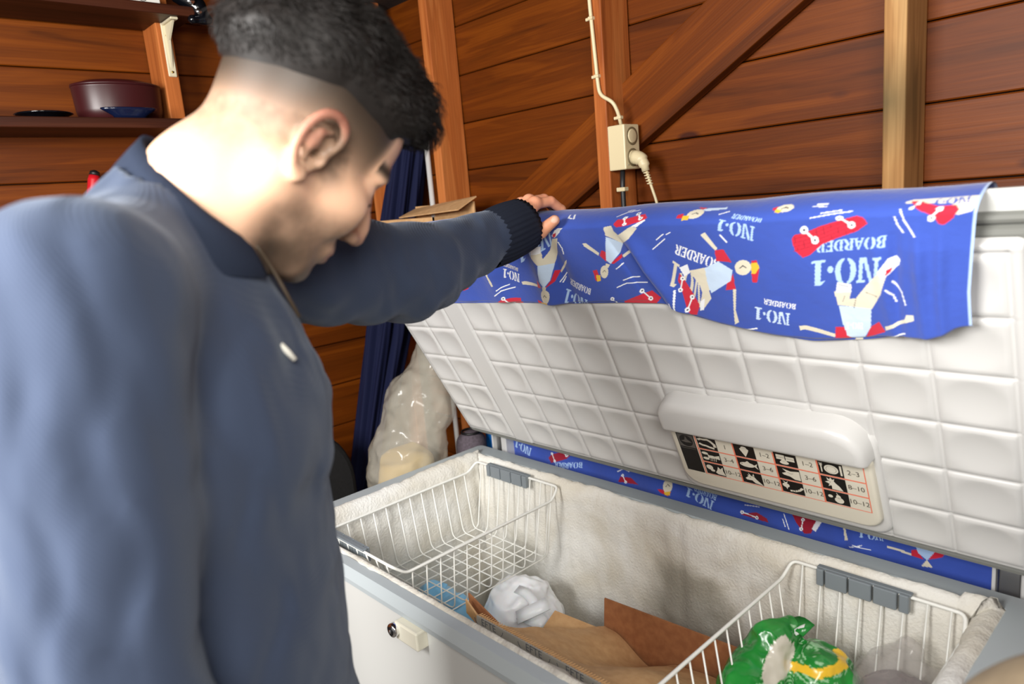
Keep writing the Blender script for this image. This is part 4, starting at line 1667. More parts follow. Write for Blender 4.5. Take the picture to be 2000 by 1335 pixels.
# ---- right hand hanging at his side, forearm inside the sleeve
RW = bf(.10, .255, .985)
RE = bf(-.045, .255, 1.225)
hand_dir = (RW - RE) / np.linalg.norm(RW - RE) * .55 + np.array([0, 0, -.83])
hand_dir /= np.linalg.norm(hand_dir)


def sd_rhand(P):
    d = sd_cap(P, RE, RW, .040, .027)
    k0 = RW + hand_dir * .085
    for k in range(4):
        base = k0 + FW * (.030 - .020 * k) + hand_dir * (.004 if k in (1, 2) else -.004)
        d = smin(d, sd_cap(P, RW, base, .020, .0115), .014)
        l = (.9, 1.0, .95, .75)[k]
        a = base + hand_dir * .040 * l - RT * .006
        b = a + hand_dir * .026 * l - RT * .012
        c_ = b + hand_dir * .020 * l - RT * .014
        d = smin(d, chain(np.full(len(P), 9.0, np.float32), P, [base, a, b, c_], [.0105, .0100, .0090, .0075], .003), .004)
    t0 = RW + hand_dir * .030 + FW * .026 - RT * .008
    t1 = t0 + hand_dir * .035 + FW * .016 - RT * .008
    t2 = t1 + hand_dir * .028 + FW * .002 - RT * .008
    return smin(d, chain(np.full(len(P), 9.0, np.float32), P, [t0, t1, t2], [.0150, .0125, .0095], .004), .008)


lo_ = np.minimum(RW, RE) - .08
lo_[2] = RW[2] - .24
RVv, RFf = surfnets(sd_rhand, lo_, np.maximum(RW, RE) + .08, .003)
RVv = smooth_vf(RVv, RFf, 1, .4)
rc = np.tile(s2l((224, 164, 130)), (len(RVv), 1))

VB = np.concatenate([HVw, GVv, RVv])
FB = np.concatenate([HFf, GFf + len(HVw), RFf + len(HVw) + len(GVv)])


def limb(V0, F0, path, rad):
    """a limb inside the clothes that ties two islands of the body together"""
    tv_, tf_ = tube_vf(path, rad, 8, False, False)
    tv_ = np.array([tuple(q) for q in tv_])
    o_ = len(V0)
    nf = [list(np.array(q) + o_) for q in tf_]
    for ring, c in ((0, path[0]), (len(path) - 1, path[-1])):
        idx = np.argsort(np.linalg.norm(V0 - np.array(c), axis=1))[:8]
        a_ = o_ + ring * 8
        nf.append([a_, a_ + 1, int(idx[1]), int(idx[0])])
    return np.concatenate([V0, tv_]), np.concatenate([F0, np.array(nf)])


nb_ = len(VB)
CH0 = bf(-.03, 0, 1.47)
VB, FB = limb(VB, FB, [h2w(NECK0[None])[0], CH0, bf(-.020, -.16, 1.51), dep(800, 533, 1.15), FRA], [.05, .055, .045, .040, .034])
VB, FB = limb(VB, FB, [h2w(NECK0[None])[0], CH0, bf(-.036, .16, 1.51), RE], [.05, .055, .045, .038])
me = npmesh('body', VB, FB)
setcol(me, np.concatenate([C_, gc, rc, np.tile(SKIN, (len(VB) - nb_, 1))]))
M['skin'] = newmat('skin', rgb(222, 172, 140), .48, spec=.4, **{'Subsurface Weight': .18, 'Subsurface Scale': .006})
M['skin'].node_tree.nodes['Principled BSDF'].inputs['Subsurface Radius'].default_value = (1.0, .35, .2)
m = M['skin']
at_ = nd(m, 'ShaderNodeVertexColor', layer_name='Col')
lk(m, at_.outputs['Color'], m.node_tree.nodes['Principled BSDF'].inputs['Base Color'])
link('body', me, M['skin'], man, True)

# ---- hair: thick on top, cropped to nothing at the sides


def hair_thick(P):
    ze = P[:, 2] + .50 * np.clip(-P[:, 0] - .02, 0, 1)
    t = sst(.050, .125, ze)
    fr = 1 - sst(.052, .070, P[:, 0] - np.where(P[:, 2] > .085, .9 * (P[:, 2] - .085), 0) - .035 * sst(.075, .10, P[:, 2]))
    w = .004 * vnoise(P, 60, 3, 2) + .004 * vnoise(P, 26, 8, 1)
    return (.024 * t + w * t + .006 * sst(.02, .08, P[:, 0]) * t) * fr - .004 * (1 - t * fr)


def sd_hair(P):
    d = sd_ell(P, (-.012, 0, .056), (.097, .076, .086))
    d = smin(d, sd_ell(P, (.036, 0, .060), (.054, .063, .062)), .02)
    near = np.abs(d) < .045
    d[near] -= hair_thick(P[near])
    return smax(d, -(P[:, 2] - .02), .01)


AVv, AFf = surfnets(sd_hair, (-.135, -.105, .01), (.125, .105, .185), .0028)
AVv = smooth_vf(AVv, AFf, 1, .4)
M['hair'] = newmat('black_hair', rgb(24, 20, 18), .58, spec=.3)
hr = link('hair', npmesh('hair', h2w(AVv), AFf), M['hair'], man, True)
# locks: thousands of short curved strands, joined
q0 = AVv[AFf[:, 0]]
nrm = np.cross(AVv[AFf[:, 1]] - q0, AVv[AFf[:, 3]] - q0)
nrm /= np.linalg.norm(nrm, axis=1)[:, None] + 1e-9
cen = AVv[AFf].mean(1)
if ((cen - np.array([0, 0, .06])) * nrm).sum() < 0:
    nrm = -nrm
ze = cen[:, 2] + .50 * np.clip(-cen[:, 0] - .02, 0, 1)
ok = np.where((ze > .078) & (hair_thick(cen) > .004))[0]
pick = rng.choice(ok, min(5200, len(ok)), replace=False)
SEG = 4
V, F = [], []
for i in pick:
    p, nn = cen[i], nrm[i]
    sw = vnoise(p[None] * 1.0, 22, 5, 1)[0]
    sw2 = vnoise(p[None] * 1.0, 30, 9, 1)[0]
    t = np.array([.9, .5 * sw, -.1 + .5 * sw2])
    t = t - nn * (t @ nn)
    t /= np.linalg.norm(t) + 1e-9
    b = np.cross(nn, t)
    L = (.013 + .012 * rng.random()) * (1.0 + .45 * float(sst(.03, .09, p[0:1])[0])) * float(.45 + .55 * sst(.08, .12, ze[i:i + 1])[0])
    cw = rng.normal() * .5
    r0 = .00085
    pts = []
    for k in range(SEG + 1):
        u = k / SEG
        pts.append(p - nn * .003 + nn * L * (.42 * math.sin(u * 2.1)) + t * L * u * .85 + b * L * .28 * math.sin(u * 3 + cw) * cw)
    o0 = len(V)
    for k in range(SEG + 1):
        r_ = r0 * (1 - .75 * k / SEG)
        for a in range(3):
            an = 2.094 * a
            V.append(pts[k] + (nn * math.cos(an) + b * math.sin(an)) * r_)
    for k in range(SEG):
        for a in range(3):
            c_ = (a + 1) % 3
            F.append((o0 + 3 * k + a, o0 + 3 * k + c_, o0 + 3 * k + 3 + c_, o0 + 3 * k + 3 + a))
for sgn in (-1, 1):
    for k in range(16):
        u = k / 15
        p = np.array([.0885 - .006 * u, sgn * (.024 + .022 * u), .0055 - .001 * math.sin(u * 3.1)])
        d_ = np.array([.9 - .3 * u, sgn * .35 * u, -.35])
        o0 = len(V)
        for j in range(SEG + 1):
            q_ = p + d_ * .0085 * j / SEG + np.array([0, 0, .0022]) * (j / SEG) ** 2
            for a in range(3):
                V.append(q_ + np.array([0, math.cos(2.094 * a), math.sin(2.094 * a)]) * .0005 * (1 - .6 * j / SEG))
        for j in range(SEG):
            for a in range(3):
                c_ = (a + 1) % 3
                F.append((o0 + 3 * j + a, o0 + 3 * j + c_, o0 + 3 * j + 3 + c_, o0 + 3 * j + 3 + a))
tag(link('hair_strands', npmesh('hair_strands', h2w(np.array(V)), np.array(F)), M['hair'], hr, True), kind='stuff')

# ---- sweater
LS = bf(-.020, -.180, 1.530)
LE = dep(800, 533, 1.15)
LW = dep(985, 452, 1.325)
RS = bf(-.038, .190, 1.538)


def sd_sweater(P):
    B = tobody(P)
    f, s, z_ = B[:, 0], B[:, 1], B[:, 2]
    Q = np.stack([f, s * .66, z_], 1)
    d = sd_cap(Q, (-.062, 0, 1.40), (-.052, 0, .96), .140, .138)
    d = smin(d, sd_cap(Q, (-.062, 0, 1.40), (-.050, 0, 1.49), .140, .100), .04)
    d = smin(d, sd_cap(B, (-.040, -.15, 1.53), (-.040, .15, 1.53), .070, .070), .04)
    d = smin(d, sd_cap(B, (-.040, 0, 1.54), (-.020, 0, 1.60), .085, .070), .035)
    d = smin(d, sd_cap(B * np.array([1, -1, 1], np.float32), (-.045, -.05, 1.574), (-.045, -.16, 1.542), .055, .062), .03)
    d = smin(d, sd_cap(B, (-.045, -.05, 1.575), (-.045, -.16, 1.54), .055, .062), .03)
    d = smin(d, sd_ell(B, (.015, .0, 1.38), (.075, .13, .12)), .06)
    # near arm hanging down
    rs, re, rw = tobody(np.array([RS, RE, RW], np.float32))
    a = sd_cap(B, rs, re, .080, .068)
    a = smin(a, sd_cap(B, re, rw + (rw - re) * -.06, .066, .046), .03)
    d = smin(d, a, .022)
    # far arm reaching to the lid
    a = sd_cap(P, LS, LE, .080, .074)
    a = smin(a, sd_cap(P, LE, LW, .074, .047), .03)
    d = smin(d, a, .04)
    # soft folds
    near = np.abs(d) < .03
    full = d.copy()
    B, f, z_, d = B[near], f[near], z_[near], d[near]
    n_ = vnoise(B * np.array([1, 1, .45], np.float32), 9.5, 2, 2) * .0065 + vnoise(B, 26, 5, 1) * .0022
    # creases round the elbows and waist
    t = z_ * 30 + 2.4 * vnoise(B, 5, 9, 1) + f * 14
    n_ += .0035 * np.sin(t) * np.exp(-((z_ - 1.12) / .12) ** 2)
    # cable stitch: ribs down the body, slanting along the reaching sleeve
    far = sst(-.02, -.16, B[:, 1]) * sst(.02, .10, f)
    def groove_(ph, per, wid):
        return np.exp(-((.5 - np.abs(ph - np.floor(ph) - .5)) * per / wid) ** 2)
    body_rib = -1.5 * groove_(f / .044 + .22 * np.sin(2 * np.pi * z_ / .14), .044, .0075) - .9 * groove_(f / .088 + z_ / .13, .07, .008)
    al = B @ np.array([.55, -.80, 0], np.float32)
    arm_rib = np.cos(2 * np.pi * (al / .075 + z_ / .085)) + .6 * np.cos(2 * np.pi * (al / .075 - z_ / .10))
    n_ -= .0032 * (1 - .85 * sst(1.44, 1.53, z_)) * (body_rib * (1 - far) + arm_rib * far)
    full[near] = d + n_
    B = tobody(P)
    d2 = np.maximum(full, -(B[:, 2] - .875))
    # opening for the neck
    hole_ = sd_cap(B, (-.020, 0, 1.53), (.012, 0, 1.70), .064, .064)
    return smax(d2, -hole_, .008)


lo_ = np.minimum(np.minimum(LW, RW), bf(-.25, -.3, .86)) - .09
hi_ = np.maximum(np.maximum(LW, LE), bf(.22, .33, 1.67)) + .07
cor_ = np.array([bf(f_, s_, 1.2) for f_ in (-.24, .2) for s_ in (-.3, .36)])
lo_[:2] = np.minimum(lo_[:2], cor_.min(0)[:2])
hi_[:2] = np.maximum(hi_[:2], cor_.max(0)[:2])
lo_[2] = .86
SVv, SFf = surfnets(sd_sweater, lo_, hi_, .0066)
SVv = smooth_vf(SVv, SFf, 2, .5)
M['knit'] = newmat('navy_cable_knit', rgb(56, 66, 87), .85, spec=.2, **{'Sheen Weight': .20, 'Sheen Roughness': .5, 'Sheen Tint': (.75, .85, 1.0, 1)})
m = M['knit']
tc = nd(m, 'ShaderNodeTexCoord')
# cables: warped vertical ribs crossed by slanting ones
w1 = nd(m, 'ShaderNodeTexWave', wave_type='BANDS', bands_direction='DIAGONAL')
w1.inputs['Scale'].default_value = 5.5
w1.inputs['Distortion'].default_value = 4.5
w1.inputs['Detail'].default_value = 1.0
w1.inputs['Detail Scale'].default_value = 1.6
mp = nd(m, 'ShaderNodeMapping')
mp.inputs['Scale'].default_value = (1.6, 1.6, .55)
lk(m, tc.outputs['Object'], mp.inputs[0])
lk(m, mp.outputs[0], w1.inputs['Vector'])
w2 = nd(m, 'ShaderNodeTexWave', wave_type='BANDS', bands_direction='DIAGONAL')
w2.inputs['Scale'].default_value = 130
w2.inputs['Distortion'].default_value = 1.0
lk(m, tc.outputs['Object'], w2.inputs['Vector'])
ad = nd(m, 'ShaderNodeMath', operation='MULTIPLY_ADD')
lk(m, w2.outputs['Fac'], ad.inputs[0])
ad.inputs[1].default_value = .06
lk(m, w1.outputs['Fac'], ad.inputs[2])
bump(m, ad.outputs[0], .55, .006)
sw_ = link('sweater', npmesh('sweater', SVv, SFf), M['knit'], man, True)

# ribbed collar with the zip hanging open at the throat
cB, cF = dep(296, 272, .735), dep(482, 456, .702)
cT = (cB + cF) / 2
a1, a2 = (cF - cB) / 2 * 1.03, RT * .067
cL = bf(-.022, 0, 1.560)
b1, b2 = FW * .082 + np.array([0, 0, -.030]), RT * .098
nA, nR = 72, 7
gap = math.radians(9)
V, F = [], []
for side in (0, 1):
    for j in range(nR):
        t = j / (nR - 1)
        t = t if side == 0 else 1 - t
        off = 1.05 if side == 0 else .94
        bul = .006 * math.sin(t * math.pi)
        for i in range(nA):
            an = gap + (2 * math.pi - 2 * gap) * i / (nA - 1)
            ct, st = math.cos(an), math.sin(an)
            lo3 = cL + (b1 * ct + b2 * st) * off
            hi3 = cT + (a1 * ct + a2 * st) * off
            p = lo3 * (1 - t) + hi3 * t
            out_ = (a1 * ct + a2 * st)
            out_ /= np.linalg.norm(out_)
            V.append(p + out_ * (bul + .0004 * math.sin(i * 3.1)))
rows_ = nR * 2
for j in range(rows_ - 1):
    for i in range(nA - 1):
        F.append((j * nA + i, j * nA + i + 1, (j + 1) * nA + i + 1, (j + 1) * nA + i))
for j in range(nR - 1):      # close the two zip edges
    a, b = j, rows_ - 1 - j
    F.append((a * nA, (a + 1) * nA, (b - 1) * nA, b * nA))
    F.append((a * nA + nA - 1, b * nA + nA - 1, (b - 1) * nA + nA - 1, (a + 1) * nA + nA - 1))
M['collar'] = newmat('navy_collar_rib', rgb(38, 46, 63), .85, spec=.2)
link('collar', npmesh('collar', np.array(V), np.array([f_[:4] for f_ in F])), M['collar'], sw_, True)
M['zip'] = newmat('zip_tape', rgb(70, 58, 44), .5)
zp = [cF + RT * .010 + FW * .004, bf(.070, .020, 1.535), bf(.088, .018, 1.485)]
tube('zip', fillet(zp, .03, 4), .0022, M['zip'], sw_, 6)
zt = dep(548, 672, .700)
ze_ = dep(576, 702, .708)
M['tab'] = newmat('pale_zip_tab', rgb(226, 224, 214), .5)
tube('zip_tab', [zt, (zt + ze_) / 2, ze_], [.0028, .0033, .0028], M['tab'], sw_, 8)

# ribbed cuff at the lid
ax = dep(1030, 432, 1.362) - dep(930, 480, 1.285)
ax /= np.linalg.norm(ax)
e1 = np.cross(ax, [0, 0, 1])
e1 /= np.linalg.norm(e1)
e2 = np.cross(e1, ax)
c0 = dep(945, 474, 1.29)
c1 = dep(1024, 437, 1.350)
V, F = [], []
nA, nR = 132, 9
for j in range(nR + 3):
    t = min(j / nR, 1.0)
    rad = (.0500 + .004 * math.sin(t * math.pi) - .0015 * t) * (1 if j <= nR else (.90, .80)[min(j - nR - 1, 1)])
    for i in range(nA):
        an = 2 * math.pi * i / nA
        rr = rad + .0011 * math.cos(an * 33)
        V.append(c0 + (c1 - c0) * t - ax * (.006 * max(0, j - nR)) + (e1 * math.cos(an) + e2 * math.sin(an)) * rr)
for j in range(nR + 2):
    for i in range(nA):
        k = (i + 1) % nA
        F.append((j * nA + i, j * nA + k, (j + 1) * nA + k, (j + 1) * nA + i))
M['rib'] = newmat('navy_ribbing', rgb(30, 35, 48), .85, spec=.2)
link('cuff', npmesh('cuff', np.array(V), np.array(F)), M['rib'], sw_, True)

# ---- trousers and shoes


def sd_trousers(P):
    B = tobody(P)
    S = B.copy()
    S[:, 1] = np.abs(S[:, 1])
    Q = np.stack([B[:, 0], B[:, 1] * .7, B[:, 2]], 1)
    d = sd_cap(Q, (-.055, 0, .96), (-.055, 0, .86), .118, .112)
    d = smin(d, sd_cap(S, (-.055, .09, .86), (-.045, .11, .48), .088, .066), .03)
    d = smin(d, sd_cap(S, (-.045, .11, .48), (-.065, .12, .09), .066, .056), .02)
    return np.maximum(nearadd(d, B, lambda Q_: .004 * vnoise(Q_, 12, 4, 2)), np.maximum(.06 - B[:, 2], B[:, 2] - .99))


cor_ = np.array([bf(f_, s_, 0) for f_ in (-.22, .12) for s_ in (-.24, .24)])
TVv, TFf = surfnets(sd_trousers, (cor_[:, 0].min(), cor_[:, 1].min(), .04), (cor_[:, 0].max(), cor_[:, 1].max(), 1.02), .010)
M['denim'] = noise_mat('dark_denim', rgb(30, 36, 52), rgb(42, 50, 70), 300, .85, .2)
link('trousers', npmesh('trousers', smooth_vf(TVv, TFf, 1, .5), TFf), M['denim'], man, True)
for sgn in (-1, 1):
    def sd_shoe(P, sgn=sgn):
        B = tobody(P) - np.array([0, sgn * .12, 0], np.float32)
        d = sd_cap(B, (-.095, 0, .050), (.03, sgn * .012, .045), .046, .046)
        d = smin(d, sd_cap(B, (.03, sgn * .012, .040), (.125, sgn * .018, .032), .044, .034), .02)
        d = smin(d, sd_cap(B, (-.068, 0, .06), (-.068, 0, .11), .046, .050), .02)
        return np.maximum(d, np.maximum(.002 - B[:, 2], B[:, 2] - .12))
    c_ = np.array([bf(f_, s_ + sgn * .12, 0) for f_ in (-.17, .20) for s_ in (-.09, .09)])
    WVv, WFf = surfnets(sd_shoe, (c_[:, 0].min(), c_[:, 1].min(), -.01), (c_[:, 0].max(), c_[:, 1].max(), .14), .006)
    link('shoe', npmesh('shoe', WVv, WFf), M['black'], man, True)

# ================================================================ THINGS ON THE LEFT WALL
M['bracket'] = newmat('ivory_bracket', rgb(216, 206, 176), .45)
M['maroon'] = newmat('maroon_enamel', rgb(60, 20, 22), .35)
M['navy_gloss'] = newmat('dark_blue_gloss', rgb(16, 24, 52), .15)
M['paper'] = newmat('white_card', rgb(226, 224, 216), .6)
M['red'] = newmat('red_plastic', rgb(196, 24, 36), .35)


def wall_shelf(z, y1, label, bracket_y):
    s = root('shelf', (-.475, y1 - .6, z), label, 'shelf', 'dark shelves on the left wall')
    bm = bmesh.new()
    bm_box(bm, (-1.35, -.093, -.013), (0, .093, .012), .003, 2)
    o = link('board', bm2me(bm, 'board'), M['dark_wood'], s)
    o.location = (-.475, y1, z)
    o.rotation_euler = (0, 0, math.pi / 2)
    for by in bracket_y:
        # L bracket: arm under the board, leg down the stud, web between
        b = box('bracket', (-.474, by - .011, z - .150), (-.469, by + .011, z - .013), M['bracket'], s, .002, 1)
        box('bracket_arm', (-.474, by - .010, z - .020), (-.395, by + .010, z - .0135), M['bracket'], b, .002, 1)
        V = [(-.469, by - .0025, z - .13), (-.469, by - .0025, z - .016), (-.40, by - .0025, z - .016), (-.452, by - .0025, z - .06)]
        V += [(p[0], by + .0025, p[2]) for p in V]
        F = [(0, 1, 2, 3), (7, 6, 5, 4), (0, 4, 5, 1), (1, 5, 6, 2), (2, 6, 7, 3), (3, 7, 4, 0)]
        link('bracket_web', mesh('bracket_web', V, F), M['bracket'], b)
        for zz_ in (z - .045, z - .138):
            lathe('screw', [(.0035, 0), (.003, .0015)], M['brass'], b, 10, Matrix.Translation((-.469, by, zz_)) @ Matrix.Rotation(math.pi / 2, 4, 'Y'))
    return s


wall_shelf(1.860, .114, 'lower dark brown shelf on the left wall, carrying a maroon pot', (.118,))
wall_shelf(2.143, .169, 'upper dark brown shelf on the left wall, with a white card on it', (.118,))

p = on(236, 228, 'Z', 1.873)
c0_ = np.array([-.476, on(236, 190, 'X', -.476)[1], 1.873])
c0_[0] = -.498
OVAL = Matrix.Diagonal((.66, 1, 1, 1))
pot = root('cooking_pot', tuple(c0_), 'round maroon cooking pot on the lower wall shelf', 'pot')
lathe('pot_body', [(.086, 0), (.098, .004), (.104, .03), (.107, .085), (.109, .088), (.104, .089), (.100, .03), (.09, .012)], M['maroon'], pot, 40, Matrix.Translation(c0_) @ OVAL)
lathe('pot_lid', [(.1085, .089), (.108, .094), (.075, .104), (.03, .106), (.012, .107)], M['maroon'], pot, 40, Matrix.Translation(c0_) @ OVAL)
c1_ = np.array([-.425, on(255, 218, 'X', -.41)[1], 1.873])


def dish(name, label, cat, c, r, h, mat, ov=Matrix.Identity(4)):
    t = root(name, tuple(c), label, cat)
    lathe('base', [(r * .55, 0), (r * .62, h * .3), (r * .92, h * .86), (r, h), (r * .97, h * 1.05)], M[mat], t, 36, Matrix.Translation(c) @ ov)
    lathe('rim', [(r * .97, h), (r * 1.01, h * 1.02), (r * .99, h * 1.14), (r * .93, h * 1.08)], M[mat], t, 36, Matrix.Translation(c) @ ov)
    return t


dish('dark_blue_dish', 'glossy dark blue dish in front of the maroon pot', 'dish', np.array([-.4015, c1_[1] - .005, 1.8725]), .066, .022, 'navy_gloss', Matrix.Diagonal((.34, 1, 1, 1)))
c2_ = np.array([-.452, on(85, 218, 'X', -.45)[1], 1.8725])
dish('black_plate', 'shallow black plate at the left of the lower shelf', 'plate', c2_, .062, .013, 'black_gloss')
# white card and black gear on the upper shelf
k = on(265, 3, 'X', -.42)
card = root('white_card', (-.42, float(k[1]), 2.155), 'white card with a dark squiggle lying on the upper shelf', 'card')
box('card_sheet', (-.45, float(k[1]) - .055, 2.1552), (-.392, float(k[1]) + .050, 2.183), M['paper'], card, .001, 1)
tube('card_mark', [(-.3915, float(k[1]) + .008 + .008 * math.cos(t), 2.162 + .004 * math.sin(t)) for t in np.linspace(2.6, 6.6, 9)], .0008, M['ink'], card, 5)
g0 = on(372, 20, 'X', -.40)
gear = root('black_clamp', (-.41, float(g0[1]), 2.156), 'black clamp with chrome bolts at the end of the upper shelf', 'clamp')


def sd_gear(P):
    d = sd_cap(P, on(345, -8, 'X', -.41), on(385, 12, 'X', -.395), .018, .021)
    d = smin(d, sd_cap(P, on(385, 12, 'X', -.395), on(398, 36, 'X', -.385), .020, .017), .01)
    d = smin(d, sd_cap(P, on(376, 38, 'X', -.383), on(408, 40, 'X', -.383), .012, .010), .01)
    return d


V, F = surfnets(sd_gear, (-.46, float(g0[1]) - .10, 2.08), (-.33, float(g0[1]) + .12, 2.27), .004)
link('clamp_body', npmesh('clamp_body', V, F), M['black_gloss'], gear, True)
for px_, py_, r_ in ((388, 22, .0085), (372, 1, .011)):
    q = on(px_, py_, 'X', -.372)
    lathe('bolt', [(r_, 0), (r_, .003), (r_ * .5, .006)], M['chrome'], gear, 16, Matrix.Translation(q) @ Matrix.Rotation(math.pi / 2, 4, 'Y'))
# red handled tool hanging lower on the wall
q = on(184, 347, 'X', -.545)
tool = root('red_tool', tuple(q), 'red tool with a black tip hung on the plank wall behind the shoulder', 'tool')
dq = np.array([0, .25, .97])
tube('tool_handle', [q - dq * .11, q - dq * .05, q - dq * .006, q + dq * .006], [.010, .014, .015, .013], M['red'], tool, 14)
tube('tool_tip', [q + dq * .006, q + dq * .016, q + dq * .020], [.013, .0115, .004], M['black'], tool, 14)
tube('tool_nail', [q + np.array([-.04, 0, .004]), q + np.array([.012, 0, .006])], .0015, M['steel'], tool, 6)

# ================================================================ SOCKET AND CABLES ON THE MIDDLE STUD
soc = root('wall_socket', (.505, .805, 1.636), 'beige double wall socket mounted on the middle stud', 'socket')
sb = box('socket_box', (.480, .777, 1.636), (.531, .836, 1.742), M['beige'], soc, .003, 2)
for zc in (1.714, 1.664):
    lathe('socket_well', [(.0215, 0), (.0215, .0012), (.0185, .0014), (.0175, -.004), (.002, -.006)][:3] + [(.017, .0006)], M['beige_dark'], soc, 28, Matrix.Translation((.5308, .8065, zc)) @ Matrix.Rotation(math.pi / 2, 4, 'Y'))
    lathe('socket_face', [(.0165, 0), (.0165, .0022), (.014, .003)], M['beige'], soc, 28, Matrix.Translation((.5308, .8065, zc)) @ Matrix.Rotation(math.pi / 2, 4, 'Y'))
box('socket_cover_screw', (.5305, .786, 1.645), (.5318, .789, 1.648), M['steel'], soc)
# plug with strain relief and flex
plg = root('power_plug', (.56, .806, 1.64), 'beige plug with ribbed strain relief in the lower socket', 'plug')
pp = [Vector((.533, .8065, 1.664)), Vector((.552, .8065, 1.660)), Vector((.563, .8065, 1.645)), Vector((.566, .808, 1.628))]
tube('plug_body', fillet(pp, .012, 4), [.017] * 2 + [.0165] * 4 + [.013] * 4 + [.0095] * 2, M['beige'], plg, 16)
for i in range(5):
    c = Vector((.5665 + .0014 * i, .809 + .0012 * i, 1.624 - .0065 * i))
    lathe('relief_ring', [(.004, -.0018), (.0078, -.0012), (.0078, .0012), (.004, .0018)], M['beige'], plg, 14, Matrix.Translation(c))
cpts = [(.5665, .809, 1.630), (.573, .815, 1.596), (.586, .820, 1.55), (.60, .822, 1.45), (.59, .82, 1.2), (.60, .78, .5), (.62, .70, .12)]
tube('flex', fillet(cpts, .05, 5), .0036, M['beige'], plg, 8)
# ivory cable down the stud into the top of the box
a = on(1151, -60, 'Y', .774)
cab = root('surface_cable', (.47, .777, 1.742), 'ivory cable clipped down the middle stud to the socket', 'cable')
cp = [(.449, .774, CEIL), (.4515, .774, 2.03), (.4620, .774, 1.850), (.466, .774, 1.818), (.500, .781, 1.796), (.506, .790, 1.772), (.506, .800, 1.740)]
tube('cable_run', fillet(cp, .022, 5), .0046, M['beige'], cab, 10)
for z_, x_, y_ in ((1.995, .4535, .774), (1.862, .4614, .774), (1.760, .506, .795)):
    cl_ = box('cable_clip', (x_ - .0065, y_ - .0062, z_ - .004), (x_ + .0065, y_ + .007, z_ + .004), M['beige'], cab, .0015, 1)
    box('clip_tab', (x_ - .018, y_ - .001, z_ - .0035), (x_ - .006, y_ + .007, z_ + .0035), M['beige'], cl_, .0012, 1)
blk = root('black_cable', (.505, .79, 1.2), 'black cable running down from the socket box', 'cable')
tube('cable_run', [(.503, .800, 1.638), (.504, .795, 1.60), (.505, .794, 1.50), (.505, .795, 1.0), (.505, .80, .3)], .0062, M['black_rubber'], blk, 10)
box('cable_clip', (.492, .784, 1.585), (.517, .802, 1.595), M['beige'], blk, .0015, 1)

# ================================================================ CORNER BEHIND THE FREEZER
M['navy_canvas'] = newmat('navy_canvas', rgb(20, 25, 56), .8, spec=.2)
pt, pm_, pb = on(801, 270, 'Y', .83), on(757, 655, 'Y', .69), on(715, 940, 'Y', .535)
par = root('folded_parasol', (-.47, .34, 0), 'folded navy canvas parasol leaning in the corner of the shed', 'parasol')
axs = [np.array(pb) + (np.array(pb) - np.array(pm_)) * 1.1, pb, pm_, pt, np.array(pt) + (np.array(pt) - np.array(pm_)) * .12]
axs[0] = pb + (pb - pm_) * ((pb[2] - .12) / (pm_[2] - pb[2]))
rr_ = [.040, .048, .066, .050, .012]
tt = np.array([0, .3, .58, .95, 1.0])
nS, nA = 70, 120
V = []
dz_ = [np.linalg.norm(axs[i + 1] - axs[i]) for i in range(4)]
tt = np.concatenate([[0], np.cumsum(dz_)]) / sum(dz_)
A_ = np.array(axs)
for j in range(nS + 1):
    t = j / nS
    c = np.array([np.interp(t, tt, A_[:, i]) for i in range(3)])
    r_ = np.interp(t, tt, rr_)
    for i in range(nA):
        an = 2 * math.pi * i / nA
        w_ = 1 + .20 * math.sin(8 * an + 1.5 * math.sin(t * 4)) + .07 * math.sin(19 * an + t * 7)
        V.append(c + np.array([math.cos(an), math.sin(an), 0]) * r_ * w_)
ii = np.arange((nS + 1) * nA).reshape(nS + 1, nA)
jj = np.roll(ii, -1, 1)
F = np.stack([ii[:-1].ravel(), jj[:-1].ravel(), jj[1:].ravel(), ii[1:].ravel()], 1)
link('canopy', npmesh('canopy', np.array(V), F), M['navy_canvas'], par, True)
dp_ = (axs[0] - axs[1]) / np.linalg.norm(axs[0] - axs[1])
tube('pole', [axs[0] - dp_ * .05, axs[0] + dp_ * .115], .014, M['steel'], par, 12)
q = on(840, 350, 'Y', .768)
wp = root('white_pole', (float(q[0]), .768, 0), 'thin white pole standing against the plank wall', 'pole')
tube('pole_shaft', [(q[0], .768, 0), (q[0], .768, 1.79)], .0085, M['plastic'], wp, 10)
tube('pole_cap', [(q[0], .768, 1.79), (q[0], .768, 1.805)], .0098, M['rim'], wp, 10)

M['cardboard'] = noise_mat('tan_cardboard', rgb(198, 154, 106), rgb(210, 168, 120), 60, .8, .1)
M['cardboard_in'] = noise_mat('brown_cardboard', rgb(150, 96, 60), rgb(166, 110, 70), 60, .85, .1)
M['board_grey'] = newmat('grey_printed_board', rgb(164, 160, 152), .5)
ws = root('bracket_shelf', (-.17, .78, 1.46), 'rough board fixed to the corner stud behind the lid', 'shelf')
box('board', (-.335, .60, 1.462), (-.012, .779, 1.480), M['stud'], ws, .002, 1)
box('support', (-.205, .70, 1.33), (-.195, .779, 1.462), M['stud'], ws, .001, 1)
ct = root('cardboard_tray', (-.17, .69, 1.480), 'open tan cardboard tray behind the raised lid', 'box')
t_ = .004
bx_ = (-.325, -.030, .610, .770, 1.4805, 1.560)
box('tray_bottom', (bx_[0], bx_[2], bx_[4]), (bx_[1], bx_[3], bx_[4] + t_), M['cardboard'], ct)
box('tray_wall', (bx_[0], bx_[2], bx_[4]), (bx_[0] + t_, bx_[3], bx_[5]), M['cardboard'], ct)
box('tray_wall', (bx_[1] - t_, bx_[2], bx_[4]), (bx_[1], bx_[3], bx_[5]), M['cardboard'], ct)
box('tray_wall', (bx_[0], bx_[2], bx_[4]), (bx_[1], bx_[2] + t_, bx_[5]), M['cardboard'], ct)
